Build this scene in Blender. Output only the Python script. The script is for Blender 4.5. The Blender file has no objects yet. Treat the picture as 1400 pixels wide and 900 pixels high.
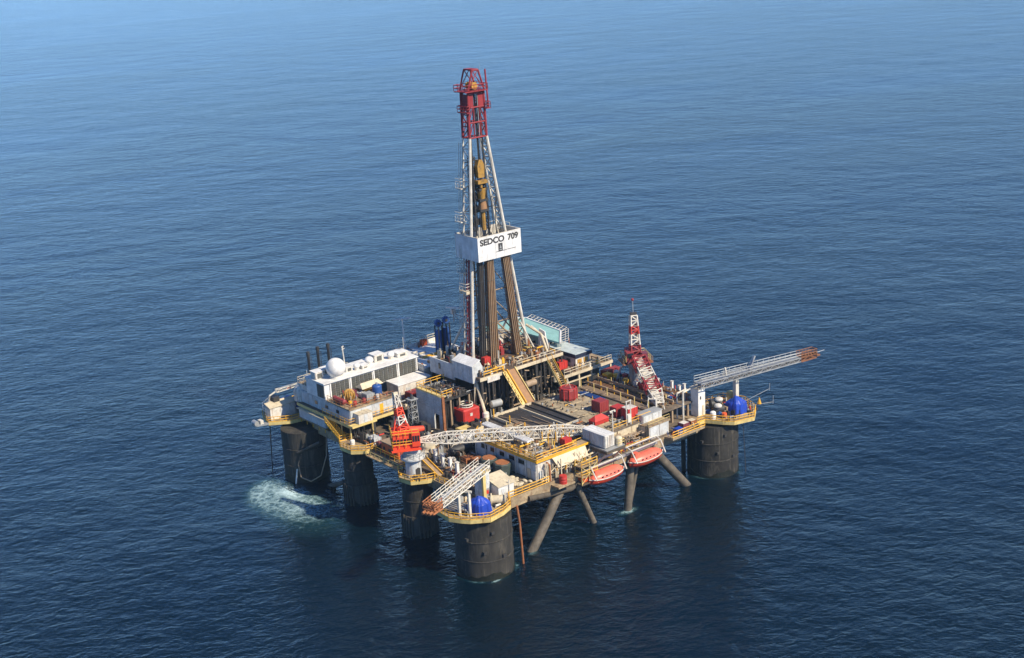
import bpy, bmesh, math, random
from mathutils import Vector, Matrix, Quaternion

random.seed(7)
C = bpy.context.scene
COL = C.collection
# World axes: X = v (across the platform), Y = u (along the column rows), Z up. Helpers take (u, v, z) in metres.

# ------------------------------------------------------------------ camera
cam_d = bpy.data.cameras.new("camera")
cam = bpy.data.objects.new("camera", cam_d)
COL.objects.link(cam)
AZ, PITCH, ROLL = math.radians(39.185), math.radians(17.243), math.radians(-3.15)
fw = Vector((math.sin(AZ) * math.cos(PITCH), math.cos(AZ) * math.cos(PITCH), -math.sin(PITCH)))
rt = Vector((math.cos(AZ), -math.sin(AZ), 0))
up = rt.cross(fw)
r2 = rt * math.cos(ROLL) + up * math.sin(ROLL)
u2 = -rt * math.sin(ROLL) + up * math.cos(ROLL)
M = Matrix((r2, u2, -fw)).transposed().to_4x4()
M.translation = Vector((-129.35, -169.02, 109.88))
cam.matrix_world = M
cam_d.sensor_width = 36
cam_d.lens = 36 * 1823.6 / 1400
cam_d.clip_start = 1
cam_d.clip_end = 60000
C.camera = cam

# ------------------------------------------------------------------ light
SUN_EL = math.radians(41)
SUN_AZ = math.atan2(0.27, -0.96)          # compass style: angle from +Y towards +X
sd = Vector((math.sin(SUN_AZ) * math.cos(SUN_EL), math.cos(SUN_AZ) * math.cos(SUN_EL), math.sin(SUN_EL)))
sun_d = bpy.data.lights.new("sun", 'SUN')
sun_d.energy = 4.3
sun_d.angle = math.radians(1.0)
sun_d.color = (1.0, 0.89, 0.72)
sun = bpy.data.objects.new("sun", sun_d)
COL.objects.link(sun)
sun.rotation_mode = 'QUATERNION'
sun.rotation_quaternion = sd.to_track_quat('Z', 'Y')
w = bpy.data.worlds.new("World")
C.world = w
w.use_nodes = True
nt = w.node_tree
bg = nt.nodes["Background"]
sky = nt.nodes.new("ShaderNodeTexSky")
sky.sky_type = 'NISHITA'
sky.sun_disc = False
sky.sun_elevation = SUN_EL
sky.sun_rotation = SUN_AZ
sky.dust_density = 0.0
sky.air_density = 0.7
sky.ozone_density = 8.0
sky.altitude = 1500
tint = nt.nodes.new("ShaderNodeMix"); tint.data_type = 'RGBA'; tint.blend_type = 'MULTIPLY'; tint.inputs[0].default_value = 1
tint.inputs[7].default_value = (0.79, 0.92, 1.0, 1)          # the slide film's cool balance
nt.links.new(sky.outputs[0], tint.inputs[6]); nt.links.new(tint.outputs[2], bg.inputs[0])
bg.inputs[1].default_value = 0.135
C.view_settings.view_transform = 'Standard'
C.view_settings.look = 'None'
C.view_settings.gamma = 1
C.view_settings.exposure = 0.66

# ------------------------------------------------------------------ materials
def nodes(name):
    m = bpy.data.materials.new(name)
    m.use_nodes = True
    t = m.node_tree
    return m, t, t.nodes["Principled BSDF"]

def paint(name, col, rust=0.35, rough=0.6, metal=0.0, rustcol=(0.16, 0.07, 0.03), var=0.25, scale=0.5, streak=True, dirt=0.35, runs=None, run_amt=0.6):
    """weathered paint: patchy tone, grime and running rust streaks"""
    m, t, b = nodes(name)
    tc = t.nodes.new("ShaderNodeTexCoord")
    oi = t.nodes.new("ShaderNodeObjectInfo")
    va = t.nodes.new("ShaderNodeVectorMath"); va.operation = 'MULTIPLY_ADD'
    cmb = t.nodes.new("ShaderNodeCombineXYZ")
    for i in range(3): t.links.new(oi.outputs["Random"], cmb.inputs[i])
    va.inputs[1].default_value = (37, 53, 71)
    t.links.new(cmb.outputs[0], va.inputs[0]); t.links.new(tc.outputs["Object"], va.inputs[2])
    def noise(sc, stretch=None, detail=4):
        n = t.nodes.new("ShaderNodeTexNoise"); n.inputs["Scale"].default_value = sc; n.inputs["Detail"].default_value = detail
        n.inputs["Roughness"].default_value = 0.65
        if stretch:
            mp = t.nodes.new("ShaderNodeMapping"); mp.inputs["Scale"].default_value = stretch
            t.links.new(va.outputs[0], mp.inputs[0]); t.links.new(mp.outputs[0], n.inputs[0])
        else: t.links.new(va.outputs[0], n.inputs[0])
        return n
    def ramp(src, a, c):
        r = t.nodes.new("ShaderNodeMapRange"); r.inputs[1].default_value = a; r.inputs[2].default_value = c
        t.links.new(src.outputs[0], r.inputs[0]); return r
    def mix(fac, a, c, f=1.0):
        mx = t.nodes.new("ShaderNodeMix"); mx.data_type = 'RGBA'
        if f != 1.0:
            mm = t.nodes.new("ShaderNodeMath"); mm.operation = 'MULTIPLY'; mm.inputs[1].default_value = f
            t.links.new(fac.outputs[0], mm.inputs[0]); fac = mm
        t.links.new(fac.outputs[0], mx.inputs[0])
        for k, s in ((6, a), (7, c)):
            if isinstance(s, tuple): mx.inputs[k].default_value = (*s, 1)
            else: t.links.new(s.outputs[2], mx.inputs[k])
        return mx
    lo = tuple(c * (1 - var) for c in col)
    base = mix(ramp(noise(scale), 0.35, 0.65), col, lo)
    dcol = tuple(0.35 * c + 0.02 for c in col)
    base = mix(ramp(noise(1.6, None, 7), 0.46, 0.72), base, dcol, dirt)
    if rust > 0:
        base = mix(ramp(noise(1.3, (1, 1, 0.16) if streak else None, 5), 0.68 - 0.22 * rust, 0.80 - 0.1 * rust), base, rustcol, 0.9)
    if runs:   # thin runs of rust or salt down the plating
        base = mix(ramp(noise(2.6, (1, 1, 0.06), 4), 0.56, 0.70), base, runs, run_amt)
        base = mix(ramp(noise(0.5, (1, 1, 0.35), 4), 0.56, 0.66), base, runs, run_amt * .5)
    t.links.new(base.outputs[2], b.inputs["Base Color"])
    b.inputs["Roughness"].default_value = rough
    b.inputs["Metallic"].default_value = metal
    bp = t.nodes.new("ShaderNodeBump"); bp.inputs["Strength"].default_value = 0.25; bp.inputs["Distance"].default_value = 0.05
    t.links.new(noise(3.0).outputs[0], bp.inputs["Height"]); t.links.new(bp.outputs[0], b.inputs["Normal"])
    return m

MT = {
 'signwhite': paint('sign_white_paint', (0.78, 0.77, 0.73), 0.2, dirt=0.25),
 'white': paint('white_paint', (0.72, 0.68, 0.59), 0.5, dirt=0.55, runs=(0.34, 0.19, 0.09), run_amt=0.55),
 'roofwhite': paint('roof_white_paint', (0.80, 0.78, 0.72), 0.12, dirt=0.25),
 'cream': paint('cream_paint', (0.66, 0.56, 0.38), 0.45),
 'steelwhite': paint('white_lattice_paint', (0.70, 0.65, 0.54), 0.35, dirt=0.5),
 'bluewhite': paint('pale_blue_white_paint', (0.60, 0.62, 0.60), 0.5, dirt=0.5, runs=(0.30, 0.19, 0.11), run_amt=0.5),
 'grey': paint('grey_paint', (0.34, 0.35, 0.34), 0.4),
 'galv': paint('galvanised_steel', (0.42, 0.43, 0.42), 0.25, 0.45, 0.3),
 'yellow': paint('yellow_paint', (0.82, 0.43, 0.025), 0.2),
 'paleyellow': paint('faded_yellow_paint', (0.72, 0.55, 0.2), 0.45),
 'red': paint('red_paint', (0.55, 0.035, 0.025), 0.4, dirt=0.5),
 'cranered': paint('crane_red_paint', (0.86, 0.07, 0.02), 0.05, dirt=0.2),
 'crownred': paint('crown_red_paint', (0.30, 0.025, 0.03), 0.2),
 'roofgrey': paint('pale_grey_roof', (0.52, 0.58, 0.54), 0.25, streak=False),
 'darkred': paint('dull_red_paint', (0.30, 0.035, 0.035), 0.3),
 'orange': paint('orange_paint', (0.80, 0.13, 0.03), 0.15),
 'boat': paint('boat_orange_fibreglass', (0.88, 0.17, 0.10), 0.10, 0.4, rustcol=(0.8, 0.45, 0.35), streak=False),
 'boathull': paint('boat_red_fibreglass', (0.62, 0.06, 0.03), 0.12, 0.4),
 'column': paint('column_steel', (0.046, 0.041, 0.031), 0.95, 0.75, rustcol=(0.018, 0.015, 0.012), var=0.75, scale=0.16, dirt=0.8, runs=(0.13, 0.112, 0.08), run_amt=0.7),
 'weed': paint('wet_marine_growth', (0.018, 0.02, 0.012), 0.2, 0.45, rustcol=(0.04, 0.04, 0.025), streak=False, var=0.5),
 'sleeve': paint('sleeve_steel', (0.075, 0.066, 0.05), 0.5, 0.7, rustcol=(0.06, 0.045, 0.035), var=0.4),
 'brace': paint('brace_steel', (0.17, 0.14, 0.10), 0.5, 0.7, rustcol=(0.07, 0.05, 0.04), streak=False, var=0.55, dirt=0.8),
 'floor': paint('rig_floor_steel', (0.15, 0.10, 0.065), 0.6, 0.7, rustcol=(0.05, 0.035, 0.025), streak=False, var=0.5, dirt=0.7),
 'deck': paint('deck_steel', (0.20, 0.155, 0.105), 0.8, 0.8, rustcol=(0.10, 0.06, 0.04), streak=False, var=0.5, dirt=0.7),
 'walk': paint('walkway_plate', (0.44, 0.33, 0.19), 0.8, 0.8, streak=False, var=0.5, dirt=0.85),
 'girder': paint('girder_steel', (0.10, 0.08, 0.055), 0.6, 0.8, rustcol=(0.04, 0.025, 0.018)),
 'wood': paint('timber_mat', (0.55, 0.45, 0.29), 0.4, 0.85, rustcol=(0.20, 0.13, 0.075), streak=False, var=0.4, dirt=0.85),
 'dark': paint('dark_steel', (0.045, 0.043, 0.04), 0.3, 0.55, rustcol=(0.11, 0.08, 0.055)),
 'darkpipe': paint('dark_pipe', (0.10, 0.09, 0.08), 0.4, 0.45, 0.3, rustcol=(0.13, 0.085, 0.05), streak=False),
 'burner': paint('burnt_steel', (0.24, 0.10, 0.045), 0.7, 0.8, rustcol=(0.10, 0.045, 0.025), streak=False),
 'blockyellow': paint('worn_block_paint', (0.42, 0.23, 0.04), 0.6, 0.5, rustcol=(0.06, 0.04, 0.03), streak=False, dirt=0.9),
 'brownpipe': paint('brown_pipe', (0.26, 0.135, 0.06), 0.5, 0.55, 0.1, rustcol=(0.07, 0.045, 0.03)),
 'tanpipe': paint('tan_pipe', (0.36, 0.26, 0.16), 0.5, 0.6, rustcol=(0.13, 0.07, 0.04), streak=False),
 'rust': paint('rusty_steel', (0.36, 0.13, 0.045), 0.7, 0.8, rustcol=(0.12, 0.05, 0.025), streak=False),
 'ramp': paint('ramp_steel', (0.33, 0.17, 0.07), 0.5, 0.6, rustcol=(0.16, 0.08, 0.04)),
 'blue': paint('blue_tarpaulin', (0.012, 0.055, 0.42), 0.05, 0.45, rustcol=(0.2, 0.3, 0.6), streak=False),
 'blueeq': paint('blue_machinery_paint', (0.025, 0.085, 0.28), 0.2, 0.5),
 'navy': paint('navy_paint', (0.015, 0.022, 0.05), 0.1),
 'teal': paint('teal_deck_paint', (0.27, 0.50, 0.45), 0.2, 0.8, streak=False, var=0.15),
 'green': paint('dark_green_paint', (0.055, 0.075, 0.065), 0.35, 0.6),
 'glass': paint('dark_window', (0.02, 0.025, 0.03), 0.0, 0.2),
 'louver': paint('louver_grey', (0.10, 0.10, 0.085), 0.3, 0.6),
 'sack': paint('sack_cloth', (0.62, 0.53, 0.36), 0.2, 0.9, streak=False),
 'winch': paint('winch_gold', (0.55, 0.30, 0.05), 0.4, 0.5),
 'purple': paint('faded_maroon_paint', (0.20, 0.05, 0.07), 0.3),
}

# ------------------------------------------------------------------ mesh helpers
def W(p): return Vector((p[1], p[0], p[2]))

class MB:
    def __init__(s): s.v = []; s.f = []
    def add(s, vs, fs):
        n = len(s.v); s.v += [W(p) for p in vs]; s.f += [tuple(i + n for i in f) for f in fs]; return s
    def addw(s, vs, fs):
        n = len(s.v); s.v += [Vector(p) for p in vs]; s.f += [tuple(i + n for i in f) for f in fs]; return s
    def box(s, u0, u1, v0, v1, z0, z1):
        return s.add([(u0, v0, z0), (u1, v0, z0), (u1, v1, z0), (u0, v1, z0), (u0, v0, z1), (u1, v0, z1), (u1, v1, z1), (u0, v1, z1)],
              [(0, 1, 2, 3), (7, 6, 5, 4), (0, 4, 5, 1), (1, 5, 6, 2), (2, 6, 7, 3), (3, 7, 4, 0)])
    def beam(s, p, q, wd, h=None):
        h = h or wd
        p, q = W(p), W(q); d = (q - p).normalized()
        side = d.cross(Vector((0, 0, 1)))
        side = side.normalized() if side.length > 1e-3 else Vector((1, 0, 0))
        upv = side.cross(d).normalized(); a, b = side * wd / 2, upv * h / 2
        return s.addw([p - a - b, p + a - b, p + a + b, p - a + b, q - a - b, q + a - b, q + a + b, q - a + b],
              [(0, 1, 2, 3), (7, 6, 5, 4), (0, 4, 5, 1), (1, 5, 6, 2), (2, 6, 7, 3), (3, 7, 4, 0)])
    def tube(s, p, q, r, n=6, r2=None):
        r2 = r if r2 is None else r2
        p, q = W(p), W(q); d = (q - p).normalized()
        a = d.orthogonal().normalized(); b = d.cross(a)
        vs = []
        for c, rr in ((p, r), (q, r2)):
            for k in range(n):
                t = 2 * math.pi * (k + .5) / n
                vs.append(c + a * math.cos(t) * rr + b * math.sin(t) * rr)
        fs = [(k, (k + 1) % n, n + (k + 1) % n, n + k) for k in range(n)] + [tuple(range(n))[::-1], tuple(range(n, 2 * n))]
        return s.addw(vs, fs)
    def path(s, pts, r, n=6):
        for a, b in zip(pts, pts[1:]): s.tube(a, b, r, n)
        return s
    def cyl(s, u, v, z0, z1, r, n=16, r2=None): return s.tube((u, v, z0), (u, v, z1), r, n, r2)
    def prism(s, poly, z0, z1):
        n = len(poly)
        return s.add([(a, b, z0) for a, b in poly] + [(a, b, z1) for a, b in poly],
              [(k, (k + 1) % n, n + (k + 1) % n, n + k) for k in range(n)] + [tuple(range(n))[::-1], tuple(range(n, 2 * n))])
    def lathe(s, u, v, prof, n=20):
        """prof: list of (r, z) from bottom to top"""
        vs = []; fs = []
        for r, z in prof:
            for k in range(n):
                t = 2 * math.pi * k / n; vs.append((u + r * math.cos(t), v + r * math.sin(t), z))
        for j in range(len(prof) - 1):
            for k in range(n): fs.append((j * n + k, j * n + (k + 1) % n, (j + 1) * n + (k + 1) % n, (j + 1) * n + k))
        fs += [tuple(range(n))[::-1], tuple(range((len(prof) - 1) * n, len(prof) * n))]
        return s.add(vs, fs)
    def sphere(s, u, v, z, r, n=16, m=9, zs=1.0):
        return s.lathe(u, v, [(max(0.01, r * math.sin(math.pi * j / m)), z - zs * r * math.cos(math.pi * j / m)) for j in range(m + 1)], n)
    def rail(s, pts, h=1.15, sp=1.6, r=0.055, bars=(0.6, 1.15)):
        for a, b in zip(pts, pts[1:]):
            A, B = Vector(a), Vector(b); L = (B - A).length; k = max(1, round(L / sp))
            for i in range(k + 1):
                p = A.lerp(B, i / k); s.tube(p, (p[0], p[1], p[2] + h), r, 4)
            for hh in bars: s.tube((a[0], a[1], a[2] + hh), (b[0], b[1], b[2] + hh), r, 4)
        return s
    def truss(s, p, q, w0, h0, w1, h1, bays, r=0.1, rd=0.06, n=5):
        """lattice boom from p to q with its own section at each end"""
        P, Q = W(p), W(q); d = (Q - P).normalized()
        side = d.cross(Vector((0, 0, 1)))
        side = side.normalized() if side.length > 1e-3 else Vector((1, 0, 0))
        upv = side.cross(d).normalized()
        def cs(t):
            c = P.lerp(Q, t); ww = w0 + (w1 - w0) * t; hh = h0 + (h1 - h0) * t
            return [c + side * ww / 2 * a + upv * hh / 2 * b for a, b in ((-1, -1), (1, -1), (1, 1), (-1, 1))]
        T = lambda a, b, rr: s.tube((a.y, a.x, a.z), (b.y, b.x, b.z), rr, n)
        for i in range(bays):
            A, B = cs(i / bays), cs((i + 1) / bays)
            for k in range(4):
                T(A[k], B[k], r)
                k2 = (k + 1) % 4
                T(A[k], A[k2], rd)
                if (i + k) % 2: T(A[k], B[k2], rd)
                else: T(A[k2], B[k], rd)
        E = cs(1.0)
        for k in range(4): T(E[k], E[(k + 1) % 4], rd)
        return s
    def build(s, name, mat, parent=None, kind=None, label=None, smooth=False, bevel=0.0):
        me = bpy.data.meshes.new(name)
        if parent is None:
            lo = Vector((min(p.x for p in s.v), min(p.y for p in s.v), min(p.z for p in s.v)))
            hi = Vector((max(p.x for p in s.v), max(p.y for p in s.v), 0))
            org = Vector(((lo.x + hi.x) / 2, (lo.y + hi.y) / 2, lo.z))
        else: org = parent.matrix_basis.translation if parent.parent is None else parent.parent.matrix_basis.translation
        me.from_pydata([p - org for p in s.v], [], s.f)
        bm = bmesh.new(); bm.from_mesh(me)
        bmesh.ops.recalc_face_normals(bm, faces=bm.faces)
        if bevel: bmesh.ops.bevel(bm, geom=list(bm.edges), offset=bevel, segments=1, affect='EDGES')
        bm.to_mesh(me); bm.free()
        if smooth:
            me.polygons.foreach_set('use_smooth', [True] * len(me.polygons))
            try: me.set_sharp_from_angle(angle=math.radians(40))
            except Exception: pass
        me.materials.append(MT[mat] if isinstance(mat, str) else mat)
        o = bpy.data.objects.new(name, me); COL.objects.link(o)
        if parent is None: o.location = org
        else: o.parent = parent
        if kind: o['kind'] = kind
        if label: o['label'] = label
        return o

def tag(o, label, cat, group=None, kind=None):
    o['label'] = label; o['category'] = cat
    if group: o['group'] = group
    if kind: o['kind'] = kind
    return o

def thing(name, label, cat, base, group=None):
    o = bpy.data.objects.new(name, None); o.empty_display_size = 0.5
    COL.objects.link(o); o.location = W(base)
    return tag(o, label, cat, group)

def copy_tree(o, parent=None):
    c = o.copy(); COL.objects.link(c)
    if parent: c.parent = parent
    for ch in o.children: copy_tree(ch, c)
    return c

def dup(root, base, label, group=None, rz=None):
    c = copy_tree(root); c.location = W(base); c['label'] = label
    if group: c['group'] = group
    if rz is not None: c.rotation_euler.z = rz
    return c

def boxf(u0, u1, v0, v1, z0, z1): return MB().box(u0, u1, v0, v1, z0, z1)

# ------------------------------------------------------------------ sea
def sea_material():
    m, t, b = nodes("sea_water")
    tc = t.nodes.new("ShaderNodeTexCoord")
    R = math.radians
    def noise(sc, rot, stretch, detail, rough=0.6, dist=0.0):
        mp = t.nodes.new("ShaderNodeMapping"); mp.vector_type = 'TEXTURE'
        mp.inputs["Rotation"].default_value = (0, 0, R(rot)); mp.inputs["Scale"].default_value = (stretch, 1, 1)
        n = t.nodes.new("ShaderNodeTexNoise"); n.inputs["Scale"].default_value = sc; n.inputs["Detail"].default_value = detail
        n.inputs["Roughness"].default_value = rough; n.inputs["Distortion"].default_value = dist
        t.links.new(tc.outputs["Object"], mp.inputs[0]); t.links.new(mp.outputs[0], n.inputs[0]); return n
    # crests run roughly across the view: long swell, wind sea, chop, ripples
    layers = [(noise(0.03, -30, 1.2, 2, .5), 1.3, 0), (noise(0.15, -50, 1.3, 2, .55), 0.6, 1),
              (noise(0.55, -26, 1.6, 2, 0.55, 0.6), 0.36, 1), (noise(1.5, -52, 1.4, 3, 0.6, 0.4), 0.15, 1), (noise(4.2, -20, 1.3, 2, 0.6), 0.055, 1)]
    gust = t.nodes.new("ShaderNodeMapRange"); gust.inputs[1].default_value = .35; gust.inputs[2].default_value = .65; gust.inputs[3].default_value = .72; gust.inputs[4].default_value = 1.28
    t.links.new(noise(0.009, -10, 2.4, 3, .6, 1.0).outputs[0], gust.inputs[0])
    acc = None
    for n, amp, gusty in layers:
        mu = t.nodes.new("ShaderNodeMath"); mu.operation = 'MULTIPLY_ADD'; mu.inputs[1].default_value = amp
        t.links.new(n.outputs[0], mu.inputs[0])
        if gusty:
            ga = t.nodes.new("ShaderNodeMath"); ga.operation = 'MULTIPLY'; ga.inputs[1].default_value = amp
            t.links.new(gust.outputs[0], ga.inputs[0]); t.links.new(ga.outputs[0], mu.inputs[1])
        if acc: t.links.new(acc.outputs[0], mu.inputs[2])
        else: mu.inputs[2].default_value = 0
        acc = mu
    bp = t.nodes.new("ShaderNodeBump"); bp.inputs["Strength"].default_value = 1.0; bp.inputs["Distance"].default_value = 1.0
    t.links.new(acc.outputs[0], bp.inputs["Height"]); t.links.new(bp.outputs[0], b.inputs["Normal"])
    b.inputs["Base Color"].default_value = (0.0012, 0.0075, 0.0145, 1)
    b.inputs["Roughness"].default_value = 0.10
    b.inputs["IOR"].default_value = 1.333
    return m
MT['sea'] = sea_material()
S = 14000
sea = MB().add([(-S, -S, 0), (S, -S, 0), (S, S, 0), (-S, S, 0)], [(0, 1, 2, 3)]).build('sea', 'sea', kind='structure')

def foam_material():
    m, t, b = nodes("sea_foam")
    tc = t.nodes.new("ShaderNodeTexCoord"); at = t.nodes.new("ShaderNodeAttribute"); at.attribute_name = "froth"
    def N(sc, det, dist):
        n = t.nodes.new("ShaderNodeTexNoise"); n.inputs["Scale"].default_value = sc; n.inputs["Detail"].default_value = det
        n.inputs["Roughness"].default_value = .7; n.inputs["Distortion"].default_value = dist
        t.links.new(tc.outputs["Object"], n.inputs[0]); return n
    vor = t.nodes.new("ShaderNodeTexVoronoi"); vor.feature = 'DISTANCE_TO_EDGE'; vor.inputs["Scale"].default_value = .55
    wv = t.nodes.new("ShaderNodeVectorMath"); wv.operation = 'MULTIPLY_ADD'; wv.inputs[1].default_value = (1.6, 1.6, 0)
    t.links.new(N(.8, 4, 0).outputs[1], wv.inputs[0]); t.links.new(tc.outputs["Object"], wv.inputs[2]); t.links.new(wv.outputs[0], vor.inputs[0])
    web = t.nodes.new("ShaderNodeMapRange"); web.inputs[1].default_value = .22; web.inputs[2].default_value = 0.0
    t.links.new(vor.outputs[0], web.inputs[0])
    a1 = t.nodes.new("ShaderNodeMath"); a1.operation = 'MULTIPLY_ADD'; a1.inputs[1].default_value = .14
    t.links.new(web.outputs[0], a1.inputs[0]); t.links.new(N(.9, 9, 1.2).outputs[0], a1.inputs[2])
    a2 = t.nodes.new("ShaderNodeMath"); a2.operation = 'ADD'
    t.links.new(a1.outputs[0], a2.inputs[0]); t.links.new(at.outputs["Fac"], a2.inputs[1])
    al = t.nodes.new("ShaderNodeMapRange"); al.inputs[1].default_value = .88; al.inputs[2].default_value = 1.48
    t.links.new(a2.outputs[0], al.inputs[0])
    soft = t.nodes.new("ShaderNodeMapRange"); soft.inputs[1].default_value = .15; soft.inputs[2].default_value = 1.0; soft.inputs[4].default_value = .5
    t.links.new(at.outputs["Fac"], soft.inputs[0])
    mx = t.nodes.new("ShaderNodeMath"); mx.operation = 'MAXIMUM'; t.links.new(al.outputs[0], mx.inputs[0]); t.links.new(soft.outputs[0], mx.inputs[1])
    t.links.new(mx.outputs[0], b.inputs["Alpha"])
    cm = t.nodes.new("ShaderNodeMix"); cm.data_type = 'RGBA'; cm.inputs[6].default_value = (.05, .20, .23, 1); cm.inputs[7].default_value = (.50, .66, .67, 1)
    t.links.new(al.outputs[0], cm.inputs[0]); t.links.new(cm.outputs[2], b.inputs["Base Color"]); b.inputs["Roughness"].default_value = .5
    return m
MT['foam'] = foam_material()
def foam(u, v, ru, rv, fn, label, seed=1, n=64):
    """thin sheet of froth lying on the water; its 'froth' attribute says how dense the froth is"""
    vs, fs, fr = [], [], []
    for i in range(n + 1):
        for j in range(n + 1):
            a, b = -1 + 2 * i / n, -1 + 2 * j / n
            vs.append((u + a * ru, v + b * rv, .03)); fr.append(fn(a, b))
    for i in range(n):
        for j in range(n): k = i * (n + 1) + j; fs.append((k, k + 1, k + n + 2, k + n + 1))
    o = MB().add(vs, fs).build('foam_patch', 'foam', kind='stuff', label=label)
    at = o.data.attributes.new('froth', 'FLOAT', 'POINT'); at.data.foreach_set('value', fr)
    o.visible_shadow = True
    return o
def froth_main(a, b):
    # u: a, v: b.  bright core under the outfall, a ragged outer ring, teal body and a fading trail towards -u
    r = math.hypot(a - .10, (b - .02) / 1.0)
    core = .52 * math.exp(-(math.hypot((a - .25), (b - .03)) / .17) ** 2)
    ring = .40 * math.exp(-((r - .44) / .12) ** 2) * (.22 + .78 * max(0, math.cos(math.atan2(b - .02, a - .10) + .25)))
    body = .40 * math.exp(-(math.hypot(a - .16, b - .02) / .46) ** 4)
    trail = .37 * math.exp(-((a + .30) ** 2 / .3 + (b + .20) ** 2 / .24))
    edge = max(0, 1 - max(abs(a), abs(b)) ** 6)
    shade_trim = 1 / (1 + math.exp((b - .17 + .25 * a) / .07))       # froth shape cut back where the platform's shadow would turn it blue
    return (core + ring + body + trail) * edge * (.15 + .85 * shade_trim)
foam(49.0, -7.0, 25, 20, froth_main, 'white and teal froth boiling on the sea beside the left corner column')
for k_, (cu, cv, cr) in enumerate(((.25, -.35, 5.1), (.5, 59.6, 5.15), (20.6, .4, 3.2), (41, .7, 3.2), (60, 0, 4.7))):
    def wash(a, b, cr=cr, k_=k_):
        r = math.hypot(a, b) * (cr + 2.6); th = math.atan2(b, a)
        return max(0, .40 * math.exp(-((r - cr - .35) / .5) ** 2) * (.55 + .45 * math.sin(2 * th + k_ * 1.7) * math.sin(5 * th + k_)) + .10 * math.exp(-((r - cr - .9) / .9) ** 2) - .03)
    foam(cu, cv, cr + 2.6, cr + 2.6, wash, ['faint wash round the nearest column', 'faint wash round the right hand column', 'faint wash round the column under the near crane', 'faint wash round the second column of the left row', 'faint wash round the far left column'][k_], 5, 48)
foam(-1.2, 33.2, 3.4, 4.6, lambda a, b: max(0, .75 * math.exp(-((a + .1) ** 2 / .12 + (b) ** 2 / .35)) - .06), 'small white froth round the foot of a brace', 2, 24)
foam(-4.9, -2.0, 1.5, 2.4, lambda a, b: max(0, .9 * math.exp(-((a) ** 2 / .1 + (b) ** 2 / .3)) - .06), 'small white froth at the foot of the nearest column', 3, 20)
foam(-1.6, 9.2, 2.4, 2.4, lambda a, b: max(0, .6 * math.exp(-((a) ** 2 / .1 + (b) ** 2 / .3)) - .06), 'small white froth at the foot of the nearest brace', 4, 20)

# ------------------------------------------------------------------ hull
rig = thing('drilling_platform', 'huge rust streaked semi submersible drilling platform standing on round columns in the sea', 'oil platform', (30, 30, 0))
Z = 12.0
def column(u, v, r, sleeve=False):
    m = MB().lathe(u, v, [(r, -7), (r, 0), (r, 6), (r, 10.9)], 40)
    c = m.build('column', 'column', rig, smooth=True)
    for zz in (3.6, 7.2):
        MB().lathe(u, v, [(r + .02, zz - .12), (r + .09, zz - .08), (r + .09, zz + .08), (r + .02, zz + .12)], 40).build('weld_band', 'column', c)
    rr = r + (.3 if sleeve else .04); wb = MB(); n_ = 48; rw = random.Random(int(u * 7 + v * 13))
    tops = [.9 + .5 * math.sin(k * .5 + u) + rw.uniform(-.35, .5) for k in range(n_)]
    ang = [2 * math.pi * k / n_ for k in range(n_)]
    wb.add([(u + rr * math.cos(a), v + rr * math.sin(a), -2) for a in ang] + [(u + (rr + .03) * math.cos(a), v + (rr + .03) * math.sin(a), t_) for a, t_ in zip(ang, tops)] + [(u + (r - .2) * math.cos(a), v + (r - .2) * math.sin(a), t_) for a, t_ in zip(ang, tops)],
        [(k, (k + 1) % n_, n_ + (k + 1) % n_, n_ + k) for k in range(n_)] + [(n_ + k, n_ + (k + 1) % n_, 2 * n_ + (k + 1) % n_, 2 * n_ + k) for k in range(n_)]).build('weed_band', 'weed', c)
    if sleeve:
        MB().lathe(u, v, [(r + .1, -5), (r + .28, -5), (r + .28, 4.2), (r + .1, 4.2)], 36).build('column_sleeve', 'sleeve', c)
        f = MB()
        for k in range(30):
            t = 2 * math.pi * k / 30
            if k % 5 == 4: continue
            cu, cv = u + (r + .4) * math.cos(t), v + (r + .4) * math.sin(t)
            f.tube((cu, cv, -3), (cu, cv, 3.9 + .25 * (k % 3)), .17, 6)
        f.build('fender_bars', 'sleeve', c, kind='stuff')
    return c
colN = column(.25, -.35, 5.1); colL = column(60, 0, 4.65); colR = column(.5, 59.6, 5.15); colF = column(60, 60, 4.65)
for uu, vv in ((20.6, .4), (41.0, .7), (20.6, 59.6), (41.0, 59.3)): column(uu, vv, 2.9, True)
for cu, cv, sgn in ((.25, -.35, 1), (.5, 59.6, 1)):            # small fittings on the seaward faces
    f = MB()
    for a, zz in ((2.6, 8.8), (2.9, 5.2), (3.5, 7.5), (2.2, 4.0)):
        pu, pv = cu + 5.1 * math.cos(a + .9), cv + 5.1 * math.sin(a + .9)
        f.box(pu - .3, pu + .3, pv - .3, pv + .3, zz, zz + .5)
    f.build('column_fittings', 'dark', colN if cv < 1 else colR, kind='stuff')
# caisson and anchor wires by the right and left corner columns
MB().cyl(3.9, 54.6, -4, 11, .45, 10).build('caisson', 'column', rig, smooth=True)
MB().tube((-4.9, 62.6, 11), (-5.6, 62.8, -2), .07, 5).build('anchor_wire', 'dark', rig)
MB().tube((66.2, -4.2, 11), (66.8, -4.6, -2), .06, 5).build('anchor_wire', 'dark', rig)
MB().tube((65.7, -4.6, 11), (66.1, -5.1, -2), .06, 5).build('anchor_wire', 'dark', rig)
MB().path([(-3.6, 4.4, 11.6), (-3.4, 5.0, 8), (-3.2, 5.6, -3)], .2, 8).build('riser_pipe', 'rust', rig, smooth=True)
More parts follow.
